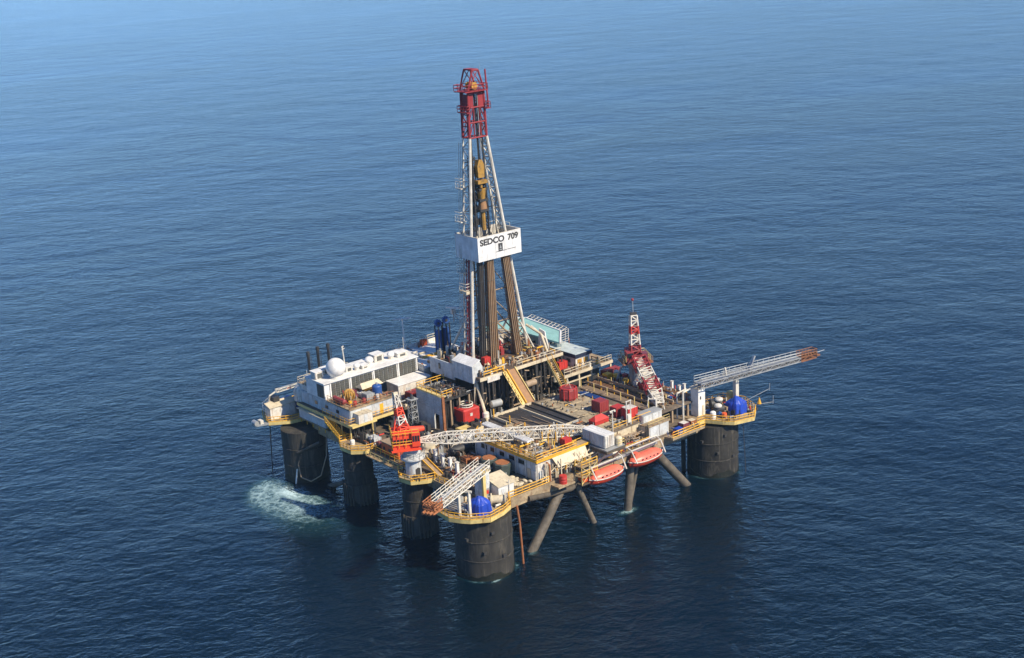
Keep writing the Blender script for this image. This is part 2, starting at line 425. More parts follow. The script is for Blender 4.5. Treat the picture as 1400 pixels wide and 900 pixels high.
# diagonal braces
def brace(p, q, r):
    d = Vector(q) - Vector(p); e = Vector(p) - d * .35
    b = MB().tube(tuple(e), q, r, 16).build('brace', 'brace', rig, smooth=True)
    return b
brace((-.5, 10.0, 0), (-.2, 18.8, 10.8), .9)
brace((-.1, 25.5, 0), (-.3, 20.8, 10.6), .62)
brace((-.9, 33.8, 0), (-.4, 35.6, 10.6), .8)
brace((1.2, 36.6, 0), (1.0, 39.4, 10.6), .42)
brace((-1.0, 49.9, 0), (-.4, 40.6, 10.8), .9)
MB().tube((40, 0.5, 5), (58, 0, -3), .5, 12).build('brace', 'brace', rig, smooth=True)
# main deck with girders below
MB().prism([(-.9, 4.5), (-.9, 53.5), (4, 58), (58, 58), (61.5, 55), (61.5, 4), (57, 1.2), (6, 1.0)], 11.3, Z).build('main_deck', 'deck', rig)
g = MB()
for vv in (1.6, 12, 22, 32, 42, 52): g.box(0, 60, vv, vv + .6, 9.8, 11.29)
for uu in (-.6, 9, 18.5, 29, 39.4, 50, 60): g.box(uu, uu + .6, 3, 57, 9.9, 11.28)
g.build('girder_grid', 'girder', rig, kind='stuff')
MB().beam((-.95, 5, 11.0), (-.95, 53.5, 11.0), .25, 1.9).build('edge_beam', 'walk', rig)
MB().beam((6, .85, 11.0), (57, .95, 11.0), .25, 1.7).build('edge_beam', 'walk', rig)
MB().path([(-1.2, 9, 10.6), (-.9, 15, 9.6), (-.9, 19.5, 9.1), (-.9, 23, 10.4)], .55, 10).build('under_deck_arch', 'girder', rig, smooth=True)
# under-deck pipework seen between the columns
p = MB(); rnd = random.Random(3)
for k in range(46):
    vv = rnd.uniform(3, 56); uu = rnd.uniform(-.3, 3)
    p.tube((uu, vv, 11.2), (uu, vv + rnd.uniform(-.3, .3), rnd.uniform(8.6, 10.6)), rnd.uniform(.06, .22), 6)
for k in range(16):
    vv = rnd.uniform(4, 48); p.tube((rnd.uniform(-.6, 1), vv, 10.2), (rnd.uniform(-.6, 1), vv + rnd.uniform(3, 9), rnd.uniform(9.4, 10.6)), rnd.uniform(.07, .2), 6)
for k in range(14):
    uu = rnd.uniform(22, 56); p.tube((uu, 1.4, 11.2), (uu, 1.4, rnd.uniform(8.8, 10.4)), rnd.uniform(.06, .2), 6)
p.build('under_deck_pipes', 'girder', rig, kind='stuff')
# platforms round the column heads
def col_platform(poly, z, edge, mat='walk'):
    o = MB().prism(poly, z - .55, z).build('column_platform', mat, rig)
    MB().rail([(a, b, z) for a, b in edge], sp=1.3, r=.07, bars=(.12, .62, 1.15)).build('railing', 'yellow', o)
    t = MB()
    for a, b in zip(edge, edge[1:]): t.beam((a[0], a[1], z - .3), (b[0], b[1], z - .3), .12, .7)
    t.build('platform_edge', 'paleyellow', o)
    return o
NP = [(6.2, 1), (6.2, -3.6), (4.8, -7.2), (0.2, -7.6), (-1.8, -6.6), (-3.2, -5.6), (-5.2, -2.8), (-4.6, .6), (-3.6, 3), (-.8, 4.9)]
col_platform(NP + [(3, 4.9)], 12.15, NP[:9] + [(-.9, 4.8)])
RP = [(-.9, 53.6), (-1.2, 55.6), (-4.3, 57.2), (-6.1, 58.6), (-7.4, 63.1), (-5.0, 66.4), (-.4, 68.6), (4.4, 67.2), (5.5, 62)]
col_platform(RP + [(4, 54)], 12.15, RP[:9])
LP = [(61, 1.4), (61.4, -1.6), (64.2, -5.6), (69, -4.2), (72, 0), (71.5, 6), (62, 8)]
col_platform(LP, 12.15, LP[:6])
P2 = [(43.6, 1.3), (44.2, -1.2), (41.6, -2.6), (38.2, -2.4), (36.2, -.2), (36, 1.4)]
col_platform(P2, 12.1, P2)
P3 = [(23.6, 1.2), (23.0, -1.9), (20.6, -3.5), (17.6, -3.0), (16.0, -.4), (15.6, 1.1)]
col_platform(P3, 12.1, P3)
# walkways and railings along the deck edges
MB().prism([(-.95, 44), (-3.0, 44.4), (-3.0, 53.5), (-.95, 53.5)], 11.55, 12.05).build('walkway', 'walk', rig)
MB().rail([(-3.0, 44.4, 12.05), (-3.0, 53.5, 12.05)], r=.08, bars=(.15, .65, 1.2)).build('railing', 'yellow', rig)
MB().rail([(-.95, 4.9, 12), (-.95, 14.4, 12)], r=.08, bars=(.15, .65, 1.2)).build('railing', 'yellow', rig)
MB().rail([(-.95, 29.5, 12), (-.95, 40, 12)], r=.07).build('railing', 'yellow', rig)
MB().rail([(6.4, .9, 12), (15.6, .9, 12)], r=.07).build('railing', 'yellow', rig)
MB().rail([(23.6, .9, 12), (36, .9, 12)], r=.07).build('railing', 'yellow', rig)
MB().rail([(43.6, .9, 12), (60, .9, 12)], r=.07).build('railing', 'yellow', rig)
MB().prism([(-.95, 14.6), (-3.2, 14.6), (-3.2, 18.6), (-.95, 18.6)], 11.2, 11.5).build('walkway', 'walk', rig)
MB().prism([(24, .85), (24, -.4), (36, -.4), (36, .85)], 11.0, 11.25).build('walkway', 'walk', rig)
MB().rail([(24, -.4, 11.25), (36, -.4, 11.25)], r=.06).build('railing', 'paleyellow', rig)
# hoses looping beside the left corner column, outfall pipe
MB().path([(56.6, -3.0, 6.5), (57.2, -3.6, 4.2), (55.5, -4.2, 2.0), (53.0, -3.4, 1.6), (51.2, -2.0, 3.0), (51, -.4, 7), (52, .6, 10.8)], .12, 6).build('hose_loop', 'tanpipe', rig, smooth=True)
MB().tube((57.0, -3.6, 6.8), (51.8, -1.2, 9.9), .28, 8).build('outfall_pipe', 'sleeve', rig, smooth=True)
MB().tube((57.3, -3.9, 3.2), (57.6, -4.4, -.1), .16, 7).build('outfall_jet', 'roofwhite', rig, smooth=True)

# mezzanine deck on the left, on posts
MB().prism([(42.2, .2), (42.2, 24), (68, 24), (68, 8), (62.4, 3), (61.8, .2)], 15.1, 15.6).build('upper_deck', 'deck', rig)
ps = MB()
for uu in (42.8, 46, 50, 55, 60):
    for vv in (.8, 6, 12, 20): ps.tube((uu, vv, Z), (uu, vv, 15.1), .16, 6)
ps.build('support_posts', 'paleyellow', rig, kind='stuff')
MB().beam((42.15, .15, 15.35), (42.15, 13, 15.35), .1, .6).build('edge_beam', 'paleyellow', rig)
MB().beam((42.2, .15, 15.35), (61.8, .15, 15.35), .1, .6).build('edge_beam', 'paleyellow', rig)
MB().rail([(42.3, .3, 15.6), (52, .3, 15.6)], r=.06).build('railing', 'yellow', rig)
MB().rail([(42.3, .3, 15.6), (42.3, 13, 15.6)], r=.06).build('railing', 'yellow', rig)

# ------------------------------------------------------------------ left side buildings
q = thing('quarters_block', 'low pale crew quarters on the left edge with machinery stored on its flat roof', 'deckhouse', (52, 6, 15.6))
boxf(43.1, 61.4, 1.2, 11.6, 15.62, 18.2).build('body', 'bluewhite', q)
for k in range(4):
    boxf(43.02, 43.1, 1.3 + k * 2.56, 3.78 + k * 2.56, 15.7, 18.0).build('wall_panel', 'bluewhite', q)
for k in range(6):
    boxf(43.3 + k * 3.0, 46.2 + k * 3.0, 1.12, 1.2, 15.7, 18.0).build('wall_panel', 'bluewhite', q)
boxf(42.9, 51.2, 1.0, 11.8, 18.2, 18.42).build('roof_deck', 'walk', q)
MB().rail([(51, 1.1, 18.42), (43, 1.1, 18.42), (43, 11.7, 18.42)], r=.055).build('railing', 'rust', q)
boxf(43.0, 43.08, 8.2, 9.1, 15.7, 17.7).build('door', 'yellow', q)
for k in range(3): boxf(47 + k * 4, 48 + k * 4, 1.05, 1.14, 16.6, 17.3).build('window', 'glass', q)
q2 = thing('service_cabin', 'small white cabin with panelled roof on the walkway below the quarters roof edge', 'cabin', (42.6, 3.5, 15.6))
boxf(41.2, 43.0, 1.9, 5.2, 15.62, 17.5).build('body', 'white', q2)
for k in range(3): boxf(41.1, 43.0, 1.85 + k * 1.14, 2.9 + k * 1.14, 17.5, 17.62).build('roof_panel', 'cream', q2)
boxf(41.15, 41.2, 3.2, 4.0, 15.7, 17.3).build('door', 'bluewhite', q2)
boxf(41.0, 42.2, .2, 6, 15.2, 15.58).build('cabin_floor', 'paleyellow', q2)

lv = thing('louvred_house', 'long white plant house faced with dark louvre panels under a roof of domes', 'deckhouse', (54.5, 12, 18.2))
boxf(51.5, 58.4, .9, 24.0, 18.43, 21.8).build('body', 'roofwhite', lv)
boxf(51.1, 58.6, .6, 24.2, 21.8, 22.0).build('roof', 'roofwhite', lv)
for v0, v1, n in ((2.6, 6.9, 4), (7.5, 12.6, 5), (13.2, 18.8, 5), (19.4, 23.6, 4)):
    for k in range(n):
        a = v0 + (v1 - v0) * k / n; b = v0 + (v1 - v0) * (k + 1) / n - .14
        m = MB().box(51.38, 51.5, a, b, 18.6, 21.5)
        for j in range(6): m.beam((51.33, a + .03, 18.9 + j * .46), (51.33, b - .03, 18.9 + j * .46), .1, .12)
        m.build('louver_panel', 'louver', lv)
for k in range(2):
    m = MB().box(51.7 + k * 1.3, 52.85 + k * 1.3, .78, .9, 18.7, 21.4)
    m.build('louver_panel', 'louver', lv)
for k, vv in enumerate((2.3, 7.2, 12.9, 19.1, 23.8)): boxf(51.3, 51.52, vv - .14, vv + .14, 18.43, 21.8).build('pilaster', 'roofwhite', lv)

up_ = thing('corner_house', 'low white corner house with a flat ochre roof edge at the far left end', 'deckhouse', (61.5, 4, 15.6))
boxf(58.7, 63.0, 1.4, 14, 18.25, 19.4).build('upper_body', 'white', up_)
boxf(61.5, 66.0, 4.2, 14, 15.62, 18.2).build('body', 'bluewhite', up_)
MB().rail([(58.7, 1.5, 19.4), (62.9, 1.5, 19.4), (62.9, 14, 19.4)], r=.05).build('railing', 'cream', up_)
boxf(58.8, 62.8, 1.5, 13.8, 19.4, 19.46).build('roof_deck', 'walk', up_)
tag(MB().sphere(62.6, 2.0, 17.3, 1.7, 16, 9, 1.15).cyl(62.6, 2.0, 15.6, 17.2, 1.65, 16).build('storage_tank', 'white', smooth=True), 'rounded white tank at the left end of the quarters wall', 'tank')

ra = thing('radome', 'large smooth white radar dome standing on the louvred house roof', 'radome', (52.8, 4.8, 22))
MB().sphere(52.8, 4.8, 24.1, 2.0, 28, 15).build('dome', 'roofwhite', ra, smooth=True)
MB().cyl(52.8, 4.8, 22, 22.7, 1.4, 20, 1.2).build('pedestal', 'white', ra, smooth=True)
def roof_dome(u, v, r, label):
    t = thing('roof_ventilator', label, 'ventilator', (u, v, 22), 'white ventilators along the louvred house roof')
    MB().sphere(u, v, 22.5 + r * .5, r, 16, 9, .8).build('cowl', 'roofwhite', t, smooth=True)
    MB().cyl(u, v, 22, 22.5 + r * .3, r * .75, 12).build('duct', 'white', t, smooth=True)
roof_dome(54.5, 14.0, .95, 'tall rounded white ventilator midway along the louvred roof')
roof_dome(54.2, 19.3, .8, 'small low white ventilator near the right end of the louvred roof')
roof_dome(53.6, 10.3, .7, 'small white ventilator right of the big radar dome, next to the square duct box')
def roof_box(u, v, lu, lv_, h, label):
    t = thing('duct_box', label, 'duct box', (u, v, 22), 'white duct boxes along the louvred house roof')
    MB().box(u - lu / 2, u + lu / 2, v - lv_ / 2, v + lv_ / 2, 22, 22 + h).build('casing', 'white', t, bevel=.12)
    boxf(u - lu / 2 - .1, u + lu / 2 + .1, v - lv_ / 2 - .1, v + lv_ / 2 + .1, 22 + h, 22 + h + .1).build('lid', 'roofwhite', t)
    boxf(u - lu / 2 - .06, u - lu / 2, v - lv_ / 4, v + lv_ / 4, 22.2, 22 + h - .3).build('grille', 'louver', t)
roof_box(55.5, 1.9, 2.0, 2.0, 1.5, 'square white duct box at the left end of the louvred roof')
roof_box(56.8, 4.6, 1.6, 1.7, 1.2, 'white duct box behind the big radar dome')
roof_box(54.5, 8.6, 1.6, 1.7, 1.1, 'square white duct box just right of the big radar dome')
roof_box(53.6, 12.0, 1.6, 1.6, .7, 'flat white duct box in front of the middle of the louvred roof')
roof_box(55.6, 16.6, 2.2, 2.4, 1.5, 'largest white duct box, behind the middle of the louvred roof')
roof_box(54.4, 21.8, 2.0, 2.6, .9, 'wide white duct box nearest the right end of the louvred roof')

def stack(u, v, z0, z1, label):
    t = thing('exhaust_stack', label, 'exhaust stack', (u, v, z0), 'dark exhaust stacks behind the louvred house')
    MB().cyl(u, v, z0, z1, .3, 10).build('pipe', 'dark', t, smooth=True)
    MB().cyl(u, v, z1 - .9, z1 + .05, .36, 10).build('tip', 'dark', t, smooth=True)
    l = MB()
    for k in range(int((z1 - z0) / .5)): l.beam((u - .45, v - .05, z0 + .3 + k * .5), (u - .45, v + .45, z0 + .3 + k * .5), .06)
    l.tube((u - .45, v - .05, z0), (u - .45, v - .05, z1 - 1), .05, 4).tube((u - .45, v + .45, z0), (u - .45, v + .45, z1 - 1), .05, 4)
    l.build('ladder', 'dark', t)
stack(63.6, 5.0, 18.2, 25.0, 'leftmost tall black exhaust stack at the left end of the platform')
stack(64.5, 7.9, 18.2, 25.2, 'middle one of the three tall black exhaust stacks')
stack(64.7, 10.6, 18.2, 25.2, 'rightmost of the three black exhaust stacks, nearest the white mast')
t = thing('signal_mast', 'slim white mast with a crossbar behind the big radar dome', 'mast', (58, 10.2, 22))
MB().tube((58, 10.2, 22), (58, 10.0, 26), .16, 6, .1).build('pole', 'steelwhite', t)
MB().beam((57.6, 9.6, 25.6), (58.2, 10.6, 25.6), .12).beam((58, 9.8, 26), (58, 10.3, 26.2), .2).build('crossbar', 'steelwhite', t)
for u_, v_, lab in ((60, 2.2, 'thin whip aerial at the outer left roof corner'), (55.5, 23.6, 'thin whip aerial at the right end of the louvred roof')):
    tag(MB().tube((u_, v_, 19.46 if v_ < 3 else 22), (u_, v_, 22.5 if v_ < 3 else 25.4), .06, 5).cyl(u_, v_, 19.46 if v_ < 3 else 22, 20 if v_ < 3 else 22.4, .14, 6).build('whip_aerial', 'steelwhite'), lab, 'aerial')

wd = thing('white_deckhouse', 'white deckhouse with a wide flat roof beside the derrick, yellow patch on it', 'deckhouse', (55, 31, 15.6))
boxf(49.6, 63, 24.3, 38.5, 12.02, 19.4).build('body', 'white', wd)
boxf(49.4, 63.2, 24.25, 38.7, 19.4, 19.6).build('roof', 'roofwhite', wd)
MB().beam((63.1, 24.3, 20.0), (63.1, 38.6, 20.0), .15, .8).beam((49.5, 24.3, 19.95), (63, 24.3, 19.95), .12, .7).build('parapet', 'white', wd)
MB().rail([(63.1, 24.3, 20.2), (63.1, 38.6, 20.2)], r=.06).build('railing', 'cream', wd)
boxf(54.5, 56.2, 28, 32.4, 19.6, 19.66).build('painted_patch', 'yellow', wd)
an = thing('roof_antenna', 'spidery multi armed aerial on a thin pole above the white deckhouse', 'aerial', (60.4, 27.4, 19.6))
MB().tube((60.4, 27.4, 19.6), (60.4, 27.1, 28), .16, 5, .12).build('pole', 'roofwhite', an)
m = MB()
for a in range(5):
    t_ = a * math.pi / 5 + .3
    m.tube((60.4 - 1.9 * math.cos(t_), 27.1 - 1.9 * math.sin(t_), 27.6 + .3 * math.sin(a)), (60.4 + 1.9 * math.cos(t_), 27.1 + 1.9 * math.sin(t_), 27.8 - .2 * math.sin(a)), .09, 4)
m.build('arms', 'roofwhite', an)
sl = thing('flat_roofed_annex', 'low white annex with a clean flat roof in front of the louvres', 'annex', (48.7, 19.5, 15.6))
boxf(46.8, 51.0, 15.6, 23.8, 15.62, 18.6).build('body', 'white', sl)
boxf(46.6, 51.1, 15.4, 24.0, 18.6, 18.8).build('roof', 'roofwhite', sl)
boxf(46.72, 46.8, 17.5, 18.5, 15.7, 17.7).build('door', 'bluewhite', sl)

# roof clutter on the quarters block (z 18.42)
zr = 18.43
t = thing('hose_reel', 'round ochre hose reel on the quarters roof near the left louvres', 'hose reel', (47.6, 4.2, zr))
for k in range(7):
    a = math.pi * k / 7
    m = MB(); ring = [(47.6 + 1.15 * math.cos(a) * math.cos(b), 4.2 + 1.15 * math.sin(a) * math.cos(b), zr + 1.25 + 1.15 * math.sin(b)) for b in [2 * math.pi * j / 16 for j in range(17)]]
    m.path(ring, .1, 5).build('hoop', 'winch', t)
MB().sphere(47.6, 4.2, zr + 1.2, .8, 12, 8).build('hose_core', 'winch', t, smooth=True)
MB().beam((47, 3.4, zr + .1), (48.2, 5.0, zr + .1), .5, .2).build('base_frame', 'dark', t)
t = thing('pressure_tank', 'fat dark blue tank standing on the quarters roof beside the yellow covered launch', 'tank', (46.2, 10.0, zr))
MB().cyl(46.2, 10.0, zr + .2, zr + 1.9, 1.0, 16).sphere(46.2, 10, zr + 1.9, 1.0, 16, 8, .4).build('shell', 'blueeq', t, smooth=True)
MB().cyl(46.2, 10.0, zr, zr + .25, 1.15, 12).build('base_ring', 'dark', t)
MB().cyl(46.2, 10, zr + 2.2, zr + 2.6, .25, 8).build('valve', 'galv', t)
t = thing('covered_launch', 'small launch under a white and yellow cover in front of the louvres', 'boat', (48.8, 10.2, zr))
MB().add([(50.6, 7.8, zr + 1.2), (49.9, 9, zr + .5), (49.9, 12.2, zr + .5), (50.4, 12.8, zr + 1.3), (48.2, 7.8, zr + 1.2), (48.8, 9, zr + .5), (48.8, 12.2, zr + .5), (48.2, 12.8, zr + 1.3), (49.4, 8.0, zr + 2.0), (49.4, 12.5, zr + 2.1)],
   [(0, 1, 2, 3), (4, 7, 6, 5), (1, 5, 6, 2), (0, 4, 5, 1), (3, 2, 6, 7)]).build('hull', 'yellow', t)
MB().add([(50.7, 7.7, zr + 1.2), (50.5, 12.9, zr + 1.3), (48.1, 12.9, zr + 1.3), (48.1, 7.7, zr + 1.2), (49.4, 8.1, zr + 2.1), (49.4, 12.4, zr + 2.15)],
   [(0, 1, 5, 4), (2, 3, 4, 5), (0, 4, 3), (1, 2, 5), (0, 3, 2, 1)]).build('cover', 'cream', t)
MB().box(48.8, 50, 8.8, 9.2, zr, zr + .6).box(48.8, 50, 11.8, 12.2, zr, zr + .6).build('cradle', 'dark', t)

def crate(name, label, cat, u, v, z, lu, lw, h, mat, lid=None, group=None, ribs=3, rz=0.0):
    """boxed unit: body, proud corner posts and ribs, lid, skids"""
    t = thing(name, label, cat, (u, v, z), group)
    boxf(u - lu / 2, u + lu / 2, v - lw / 2, v + lw / 2, z + .12, z + h).build('body', mat, t)
    m = MB()
    for a in (-1, 1):
        for b in (-1, 1): m.box(u + a * lu / 2 - .07, u + a * lu / 2 + .07, v + b * lw / 2 - .07, v + b * lw / 2 + .07, z, z + h + .05)
    for k in range(1, ribs):
        x = u - lu / 2 + lu * k / ribs; y = v - lw / 2 + lw * k / ribs
        m.box(x - .05, x + .05, v - lw / 2 - .05, v + lw / 2 + .05, z + .15, z + h - .04)
        m.box(u - lu / 2 - .05, u + lu / 2 + .05, y - .05, y + .05, z + .15, z + h - .05)
    m.build('frame', mat, t)
    boxf(u - lu / 2 + .05, u + lu / 2 - .05, v - lw / 2 + .05, v + lw / 2 - .05, z + h, z + h + .07).build('lid', lid or mat, t)
    boxf(u - lu / 2 + .1, u + lu / 2 - .1, v - lw / 4 - .1, v - lw / 4 + .1, z, z + .12).build('skid', 'dark', t)
    if rz: t.rotation_euler.z = rz
    return t
def drum(name, label, cat, u, v, z, r, h, mat, group=None, top=None, dome=False):
    t = thing(name, label, cat, (u, v, z), group)
    m = MB().lathe(u, v, [(r, z), (r, z + h * .3), (r * 1.05, z + h * .33), (r, z + h * .36), (r, z + h * .64), (r * 1.05, z + h * .67), (r, z + h * .7), (r, z + h)], 14)
    m.build('shell', mat, t, smooth=True)
    if dome: MB().sphere(u, v, z + h, r * .98, 14, 8, .5).build('cap', top or mat, t, smooth=True)
    else: MB().cyl(u, v, z + h, z + h + .06, r * .9, 14).build('lid', top or mat, t)
    return t
def hcyl(name, label, cat, p, q, r, mat, legs=True, group=None, endmat=None, z0=None):
    """horizontal vessel on two saddles"""
    c = [(a + b) / 2 for a, b in zip(p, q)]; z0 = c[2] - r - .35 if z0 is None else z0
    t = thing(name, label, cat, (c[0], c[1], z0), group)
    MB().tube(p, q, r, 16).build('shell', mat, t, smooth=True)
    d = (Vector(q) - Vector(p)).normalized()
    for e, s_ in ((p, -1), (q, 1)):
        MB().tube(tuple(Vector(e)), tuple(Vector(e) + d * s_ * r * .35), r * .98, 16, r * .55).build('end_cap', endmat or mat, t, smooth=True)
    if legs:
        for f_ in (.22, .78):
            x = Vector(p).lerp(Vector(q), f_); MB().beam((x[0], x[1], z0), (x[0], x[1], c[2] - r * .4), r * 1.1, .35).build('saddle', 'dark', t)
    return t
hcyl('gas_cylinder', 'dull red cylinder lying along the left rim of the quarters roof', 'cylinder', (49.6, 1.9, zr + .75), (45.8, 1.9, zr + .75), .5, 'darkred')
crate('equipment_crate', 'maroon crate between the ochre hose reel and the louvres on the quarters roof', 'crate', 49.6, 6.1, zr, 1.2, 1.4, 1.2, 'purple')
crate('equipment_crate', 'small white crate at the middle of the cluttered quarters roof', 'crate', 47.3, 7.0, zr, 1.2, 1.0, .9, 'white')
crate('equipment_crate', 'grey green skid unit left of the dark blue tank on the quarters roof', 'crate', 45.6, 7.4, zr, 1.8, 1.8, 1.2, 'grey')
drum('oil_drum', 'dull red drum at the front rim of the quarters roof', 'drum', 44.2, 5.4, zr, .38, .95, 'darkred', 'drums on the quarters roof')
drum('oil_drum', 'bright red drum near the front corner of the quarters roof', 'drum', 44.1, 3.2, zr, .38, .95, 'red', 'drums on the quarters roof')
drum('oil_drum', 'yellow drum near the front corner of the quarters roof', 'drum', 44.9, 2.6, zr, .38, .95, 'yellow', 'drums on the quarters roof')
drum('oil_drum', 'white drum at the front rim below the dark blue tank', 'drum', 44.1, 8.6, zr, .38, .95, 'white', 'drums on the quarters roof')
m = MB(); rnd = random.Random(11)
for k in range(26):
    a, b = rnd.uniform(43.6, 50.6), rnd.uniform(1.6, 11.2); m.tube((a, b, zr + .1), (a + rnd.uniform(-1.4, 1.4), b + rnd.uniform(-1.4, 1.4), zr + rnd.uniform(.1, .9)), rnd.uniform(.05, .13), 5)
m.build('roof_pipework', 'tanpipe', q, kind='stuff')
crate('red_container', 'dull red cage container at the gap between annex and grey tank wall', 'container', 44.6, 18.2, 15.6, 2.0, 3.6, 1.9, 'darkred', ribs=4)

# left corner: winch house, tarpaulin, folded crane, fairlead
wh = thing('winch_house', 'white winch house with a sloping cream roof on the far left column platform', 'cabin', (65.2, -1.8, 12.15))
boxf(64.6, 66.4, -4.7, 1.4, 12.16, 14.8).build('body', 'white', wh)
MB().add([(64.4, -4.9, 14.8), (64.4, 1.6, 14.8), (66.6, 1.6, 15.4), (66.6, -4.9, 15.4), (64.4, -4.9, 14.95), (64.4, 1.6, 14.95), (66.6, 1.6, 15.55), (66.6, -4.9, 15.55)],
   [(0, 1, 2, 3), (7, 6, 5, 4), (0, 4, 5, 1), (1, 5, 6, 2), (2, 6, 7, 3), (3, 7, 4, 0)]).build('roof', 'cream', wh)
boxf(64.52, 64.6, -2.2, -1.2, 12.2, 14.2).build('door', 'bluewhite', wh)
def tarp(label, u, v, z, lu, lw, h, seed):
    """tarpaulin roped over a machine: bulky body with humps, straight sagging sides, creases and a gathered hem"""
    rnd = random.Random(seed); n = 40; rows = 14; vs = []; fs = []
    humps = [(rnd.uniform(-.5, .5), rnd.uniform(-.5, .5), rnd.uniform(.22, .4), rnd.uniform(-.35, .45)) for _ in range(7)]
    for j in range(rows + 1):
        f = j / rows
        for k in range(n):
            t_ = 2 * math.pi * k / n
            sq = 1 / max(abs(math.cos(t_)), abs(math.sin(t_))) ** .55
            if f < .55: rr = 1.0 - .16 * f / .55; zz = f / .55 * .72
            else: rr = .84 * (1 - (f - .55) / .45) ** .8; zz = .72 + .28 * math.sin((f - .55) / .45 * math.pi / 2)
            x, y = rr * sq * math.cos(t_), rr * sq * math.sin(t_)
            hz = sum(hh * math.exp(-((x - a) ** 2 + (y - b) ** 2) / c ** 2) for a, b, c, hh in humps)
            crease = (1 - f) * (.06 * math.sin(t_ * 9 + seed) + .04 * math.sin(t_ * 17 + 2 * seed))
            zz = h * zz * (1 + .55 * hz) + rnd.uniform(-.03, .03)
            vs.append((u + lu / 2 * (x + crease * math.cos(t_)), v + lw / 2 * (y + crease * math.sin(t_)), z + max(0, zz)))
    for j in range(rows):
        for k in range(n): fs.append((j * n + k, j * n + (k + 1) % n, (j + 1) * n + (k + 1) % n, (j + 1) * n + k))
    fs += [tuple(range(n))[::-1]]
    return tag(MB().add(vs, fs).build('tarpaulin', 'blue'), label, 'tarpaulin')
tarp('blue tarpaulin over gear behind the far left winch house', 68.6, 1.4, 12.2, 4.2, 5.0, 2.4, 5)
fc = thing('folded_crane', 'white knuckle crane folded low over the far left platform corner', 'crane', (67, -3.0, 12.15))
MB().cyl(67, -3.4, 12.15, 15.6, .35, 10).build('pedestal', 'white', fc, smooth=True)
MB().path([(67, -3.4, 15.6), (66.2, -3.6, 17.0), (65.8, -2.0, 17.8)], .17, 8).truss((65.8, -2.2, 17.8), (64.9, 4.4, 18.2), .7, .6, .5, .5, 7, .07, .05).build('arm', 'steelwhite', fc)
MB().rail([(64.3, -5.4, 12.2), (66.6, -5.2, 12.2), (69, -4.0, 12.2), (72, 0, 12.2)], h=2.6, sp=1.0, r=.05, bars=(.6, 1.2, 1.9, 2.6)).build('guard_frame', 'galv', fc)
MB().beam((65.7, -1.4, 18.15), (65.2, 2, 18.4), .3, .3).build('ram', 'galv', fc)
boxf(65.9, 67.6, -2.9, -1.5, 15.3, 16.4).build('drive_unit', 'dark', fc)
boxf(65.3, 65.5, .2, 1.0, 17.72, 18.0).build('marker', 'red', fc)
fl = thing('fairlead', 'grey anchor fairlead jutting out from the far left platform corner', 'fairlead', (64.6, -7.4, 11.6))
MB().beam((64.4, -5.5, 11.9), (65.2, -8.3, 12.0), .9, .4).build('bracket', 'galv', fl)
MB().tube((64.5, -8.1, 12.5), (65.9, -8.1, 12.5), .55, 12).build('sheave', 'galv', fl, smooth=True)
MB().box(64.4, 65.6, -7.3, -6.6, 12.05, 12.9).build('guard', 'steelwhite', fl)

# ------------------------------------------------------------------ mud house, drill floor and derrick
gh = thing('mud_pit_house', 'tall grey white walled mud pit house open on top with yellow railing', 'deckhouse', (37, 19.5, Z))
boxf(35.7, 41.4, 16.2, 16.5, Z, 19.3).build('wall', 'bluewhite', gh)
boxf(32.9, 35.7, 16.2, 16.5, 15.4, 19.3).build('wall', 'bluewhite', gh)
boxf(32.9, 34.0, 16.2, 16.5, Z, 15.4).build('wall', 'bluewhite', gh)
boxf(32.55, 32.9, 16.15, 16.7, Z, 19.5).build('corner_post', 'rust', gh)
for k in range(5): MB().beam((33, 16.14, 16.4 + k * .55), (41.3, 16.14, 16.4 + k * .55), .06, .09).build('wall_rib', 'bluewhite', gh)
boxf(32.9, 41.4, 16.55, 23.4, 18.2, 18.45).build('pit_floor', 'dark', gh)
boxf(41.1, 41.4, 16.5, 23.4, Z, 19.2).build('wall', 'grey', gh)
m = MB()
for vv in (18.4, 20.6, 23.1):
    m.box(33.0, 33.35, vv, vv + .35, Z, 18.2)
    m.box(37, 37.3, vv, vv + .3, Z, 18.2)
m.build('frame_posts', 'tanpipe', gh, kind='stuff')
for k in range(3): boxf(34 + k * 2.4, 36 + k * 2.4, 17.4, 21.6, 18.46, 18.9).build('pit_cover', 'dark' if k % 2 else 'darkpipe', gh)
MB().rail([(33, 16.4, 19.3), (41.3, 16.4, 19.3), (41.3, 23.3, 19.3)], r=.07).rail([(33, 16.4, 19.3), (33, 19, 19.3)], r=.07).build('railing', 'yellow', gh)
boxf(32.7, 41.5, 16.05, 17.2, 19.28, 19.42).build('top_walkway', 'paleyellow', gh)
m = MB(); rnd = random.Random(5)
for k in range(60):
    a, b = rnd.uniform(33, 41), rnd.uniform(17.5, 23.2); z_ = rnd.uniform(18.5, 19.6)
    m.tube((a, b, z_), (a + rnd.uniform(-2, 2), b + rnd.uniform(-1.5, 1.5), z_ + rnd.uniform(-.2, .5)), rnd.uniform(.05, .16), 5)
for k in range(40):
    a, b = rnd.uniform(33, 36), rnd.uniform(17, 23.2); m.tube((a, b, Z), (a, b, rnd.uniform(14, 18.3)), rnd.uniform(.06, .2), 6)
m.build('mud_pipework', 'darkpipe', gh, kind='stuff')
lm = thing('lattice_post', 'grey lattice post standing in front of the mud pit house wall', 'lattice tower', (39.2, 13.5, Z))
MB().truss((39.2, 13.5, Z), (39.2, 13.5, 18.2), 1.6, 1.6, 1.2, 1.2, 5, .09, .06).build('lattice', 'galv', lm)
boxf(38.3, 40.1, 12.6, 14.4, 18.2, 18.35).build('platform', 'grey', lm)
MB().tube((39.2, 13.5, 18.3), (39.2, 13.5, 19.2), .5, 8, .2).build('lamp_head', 'dark', lm)

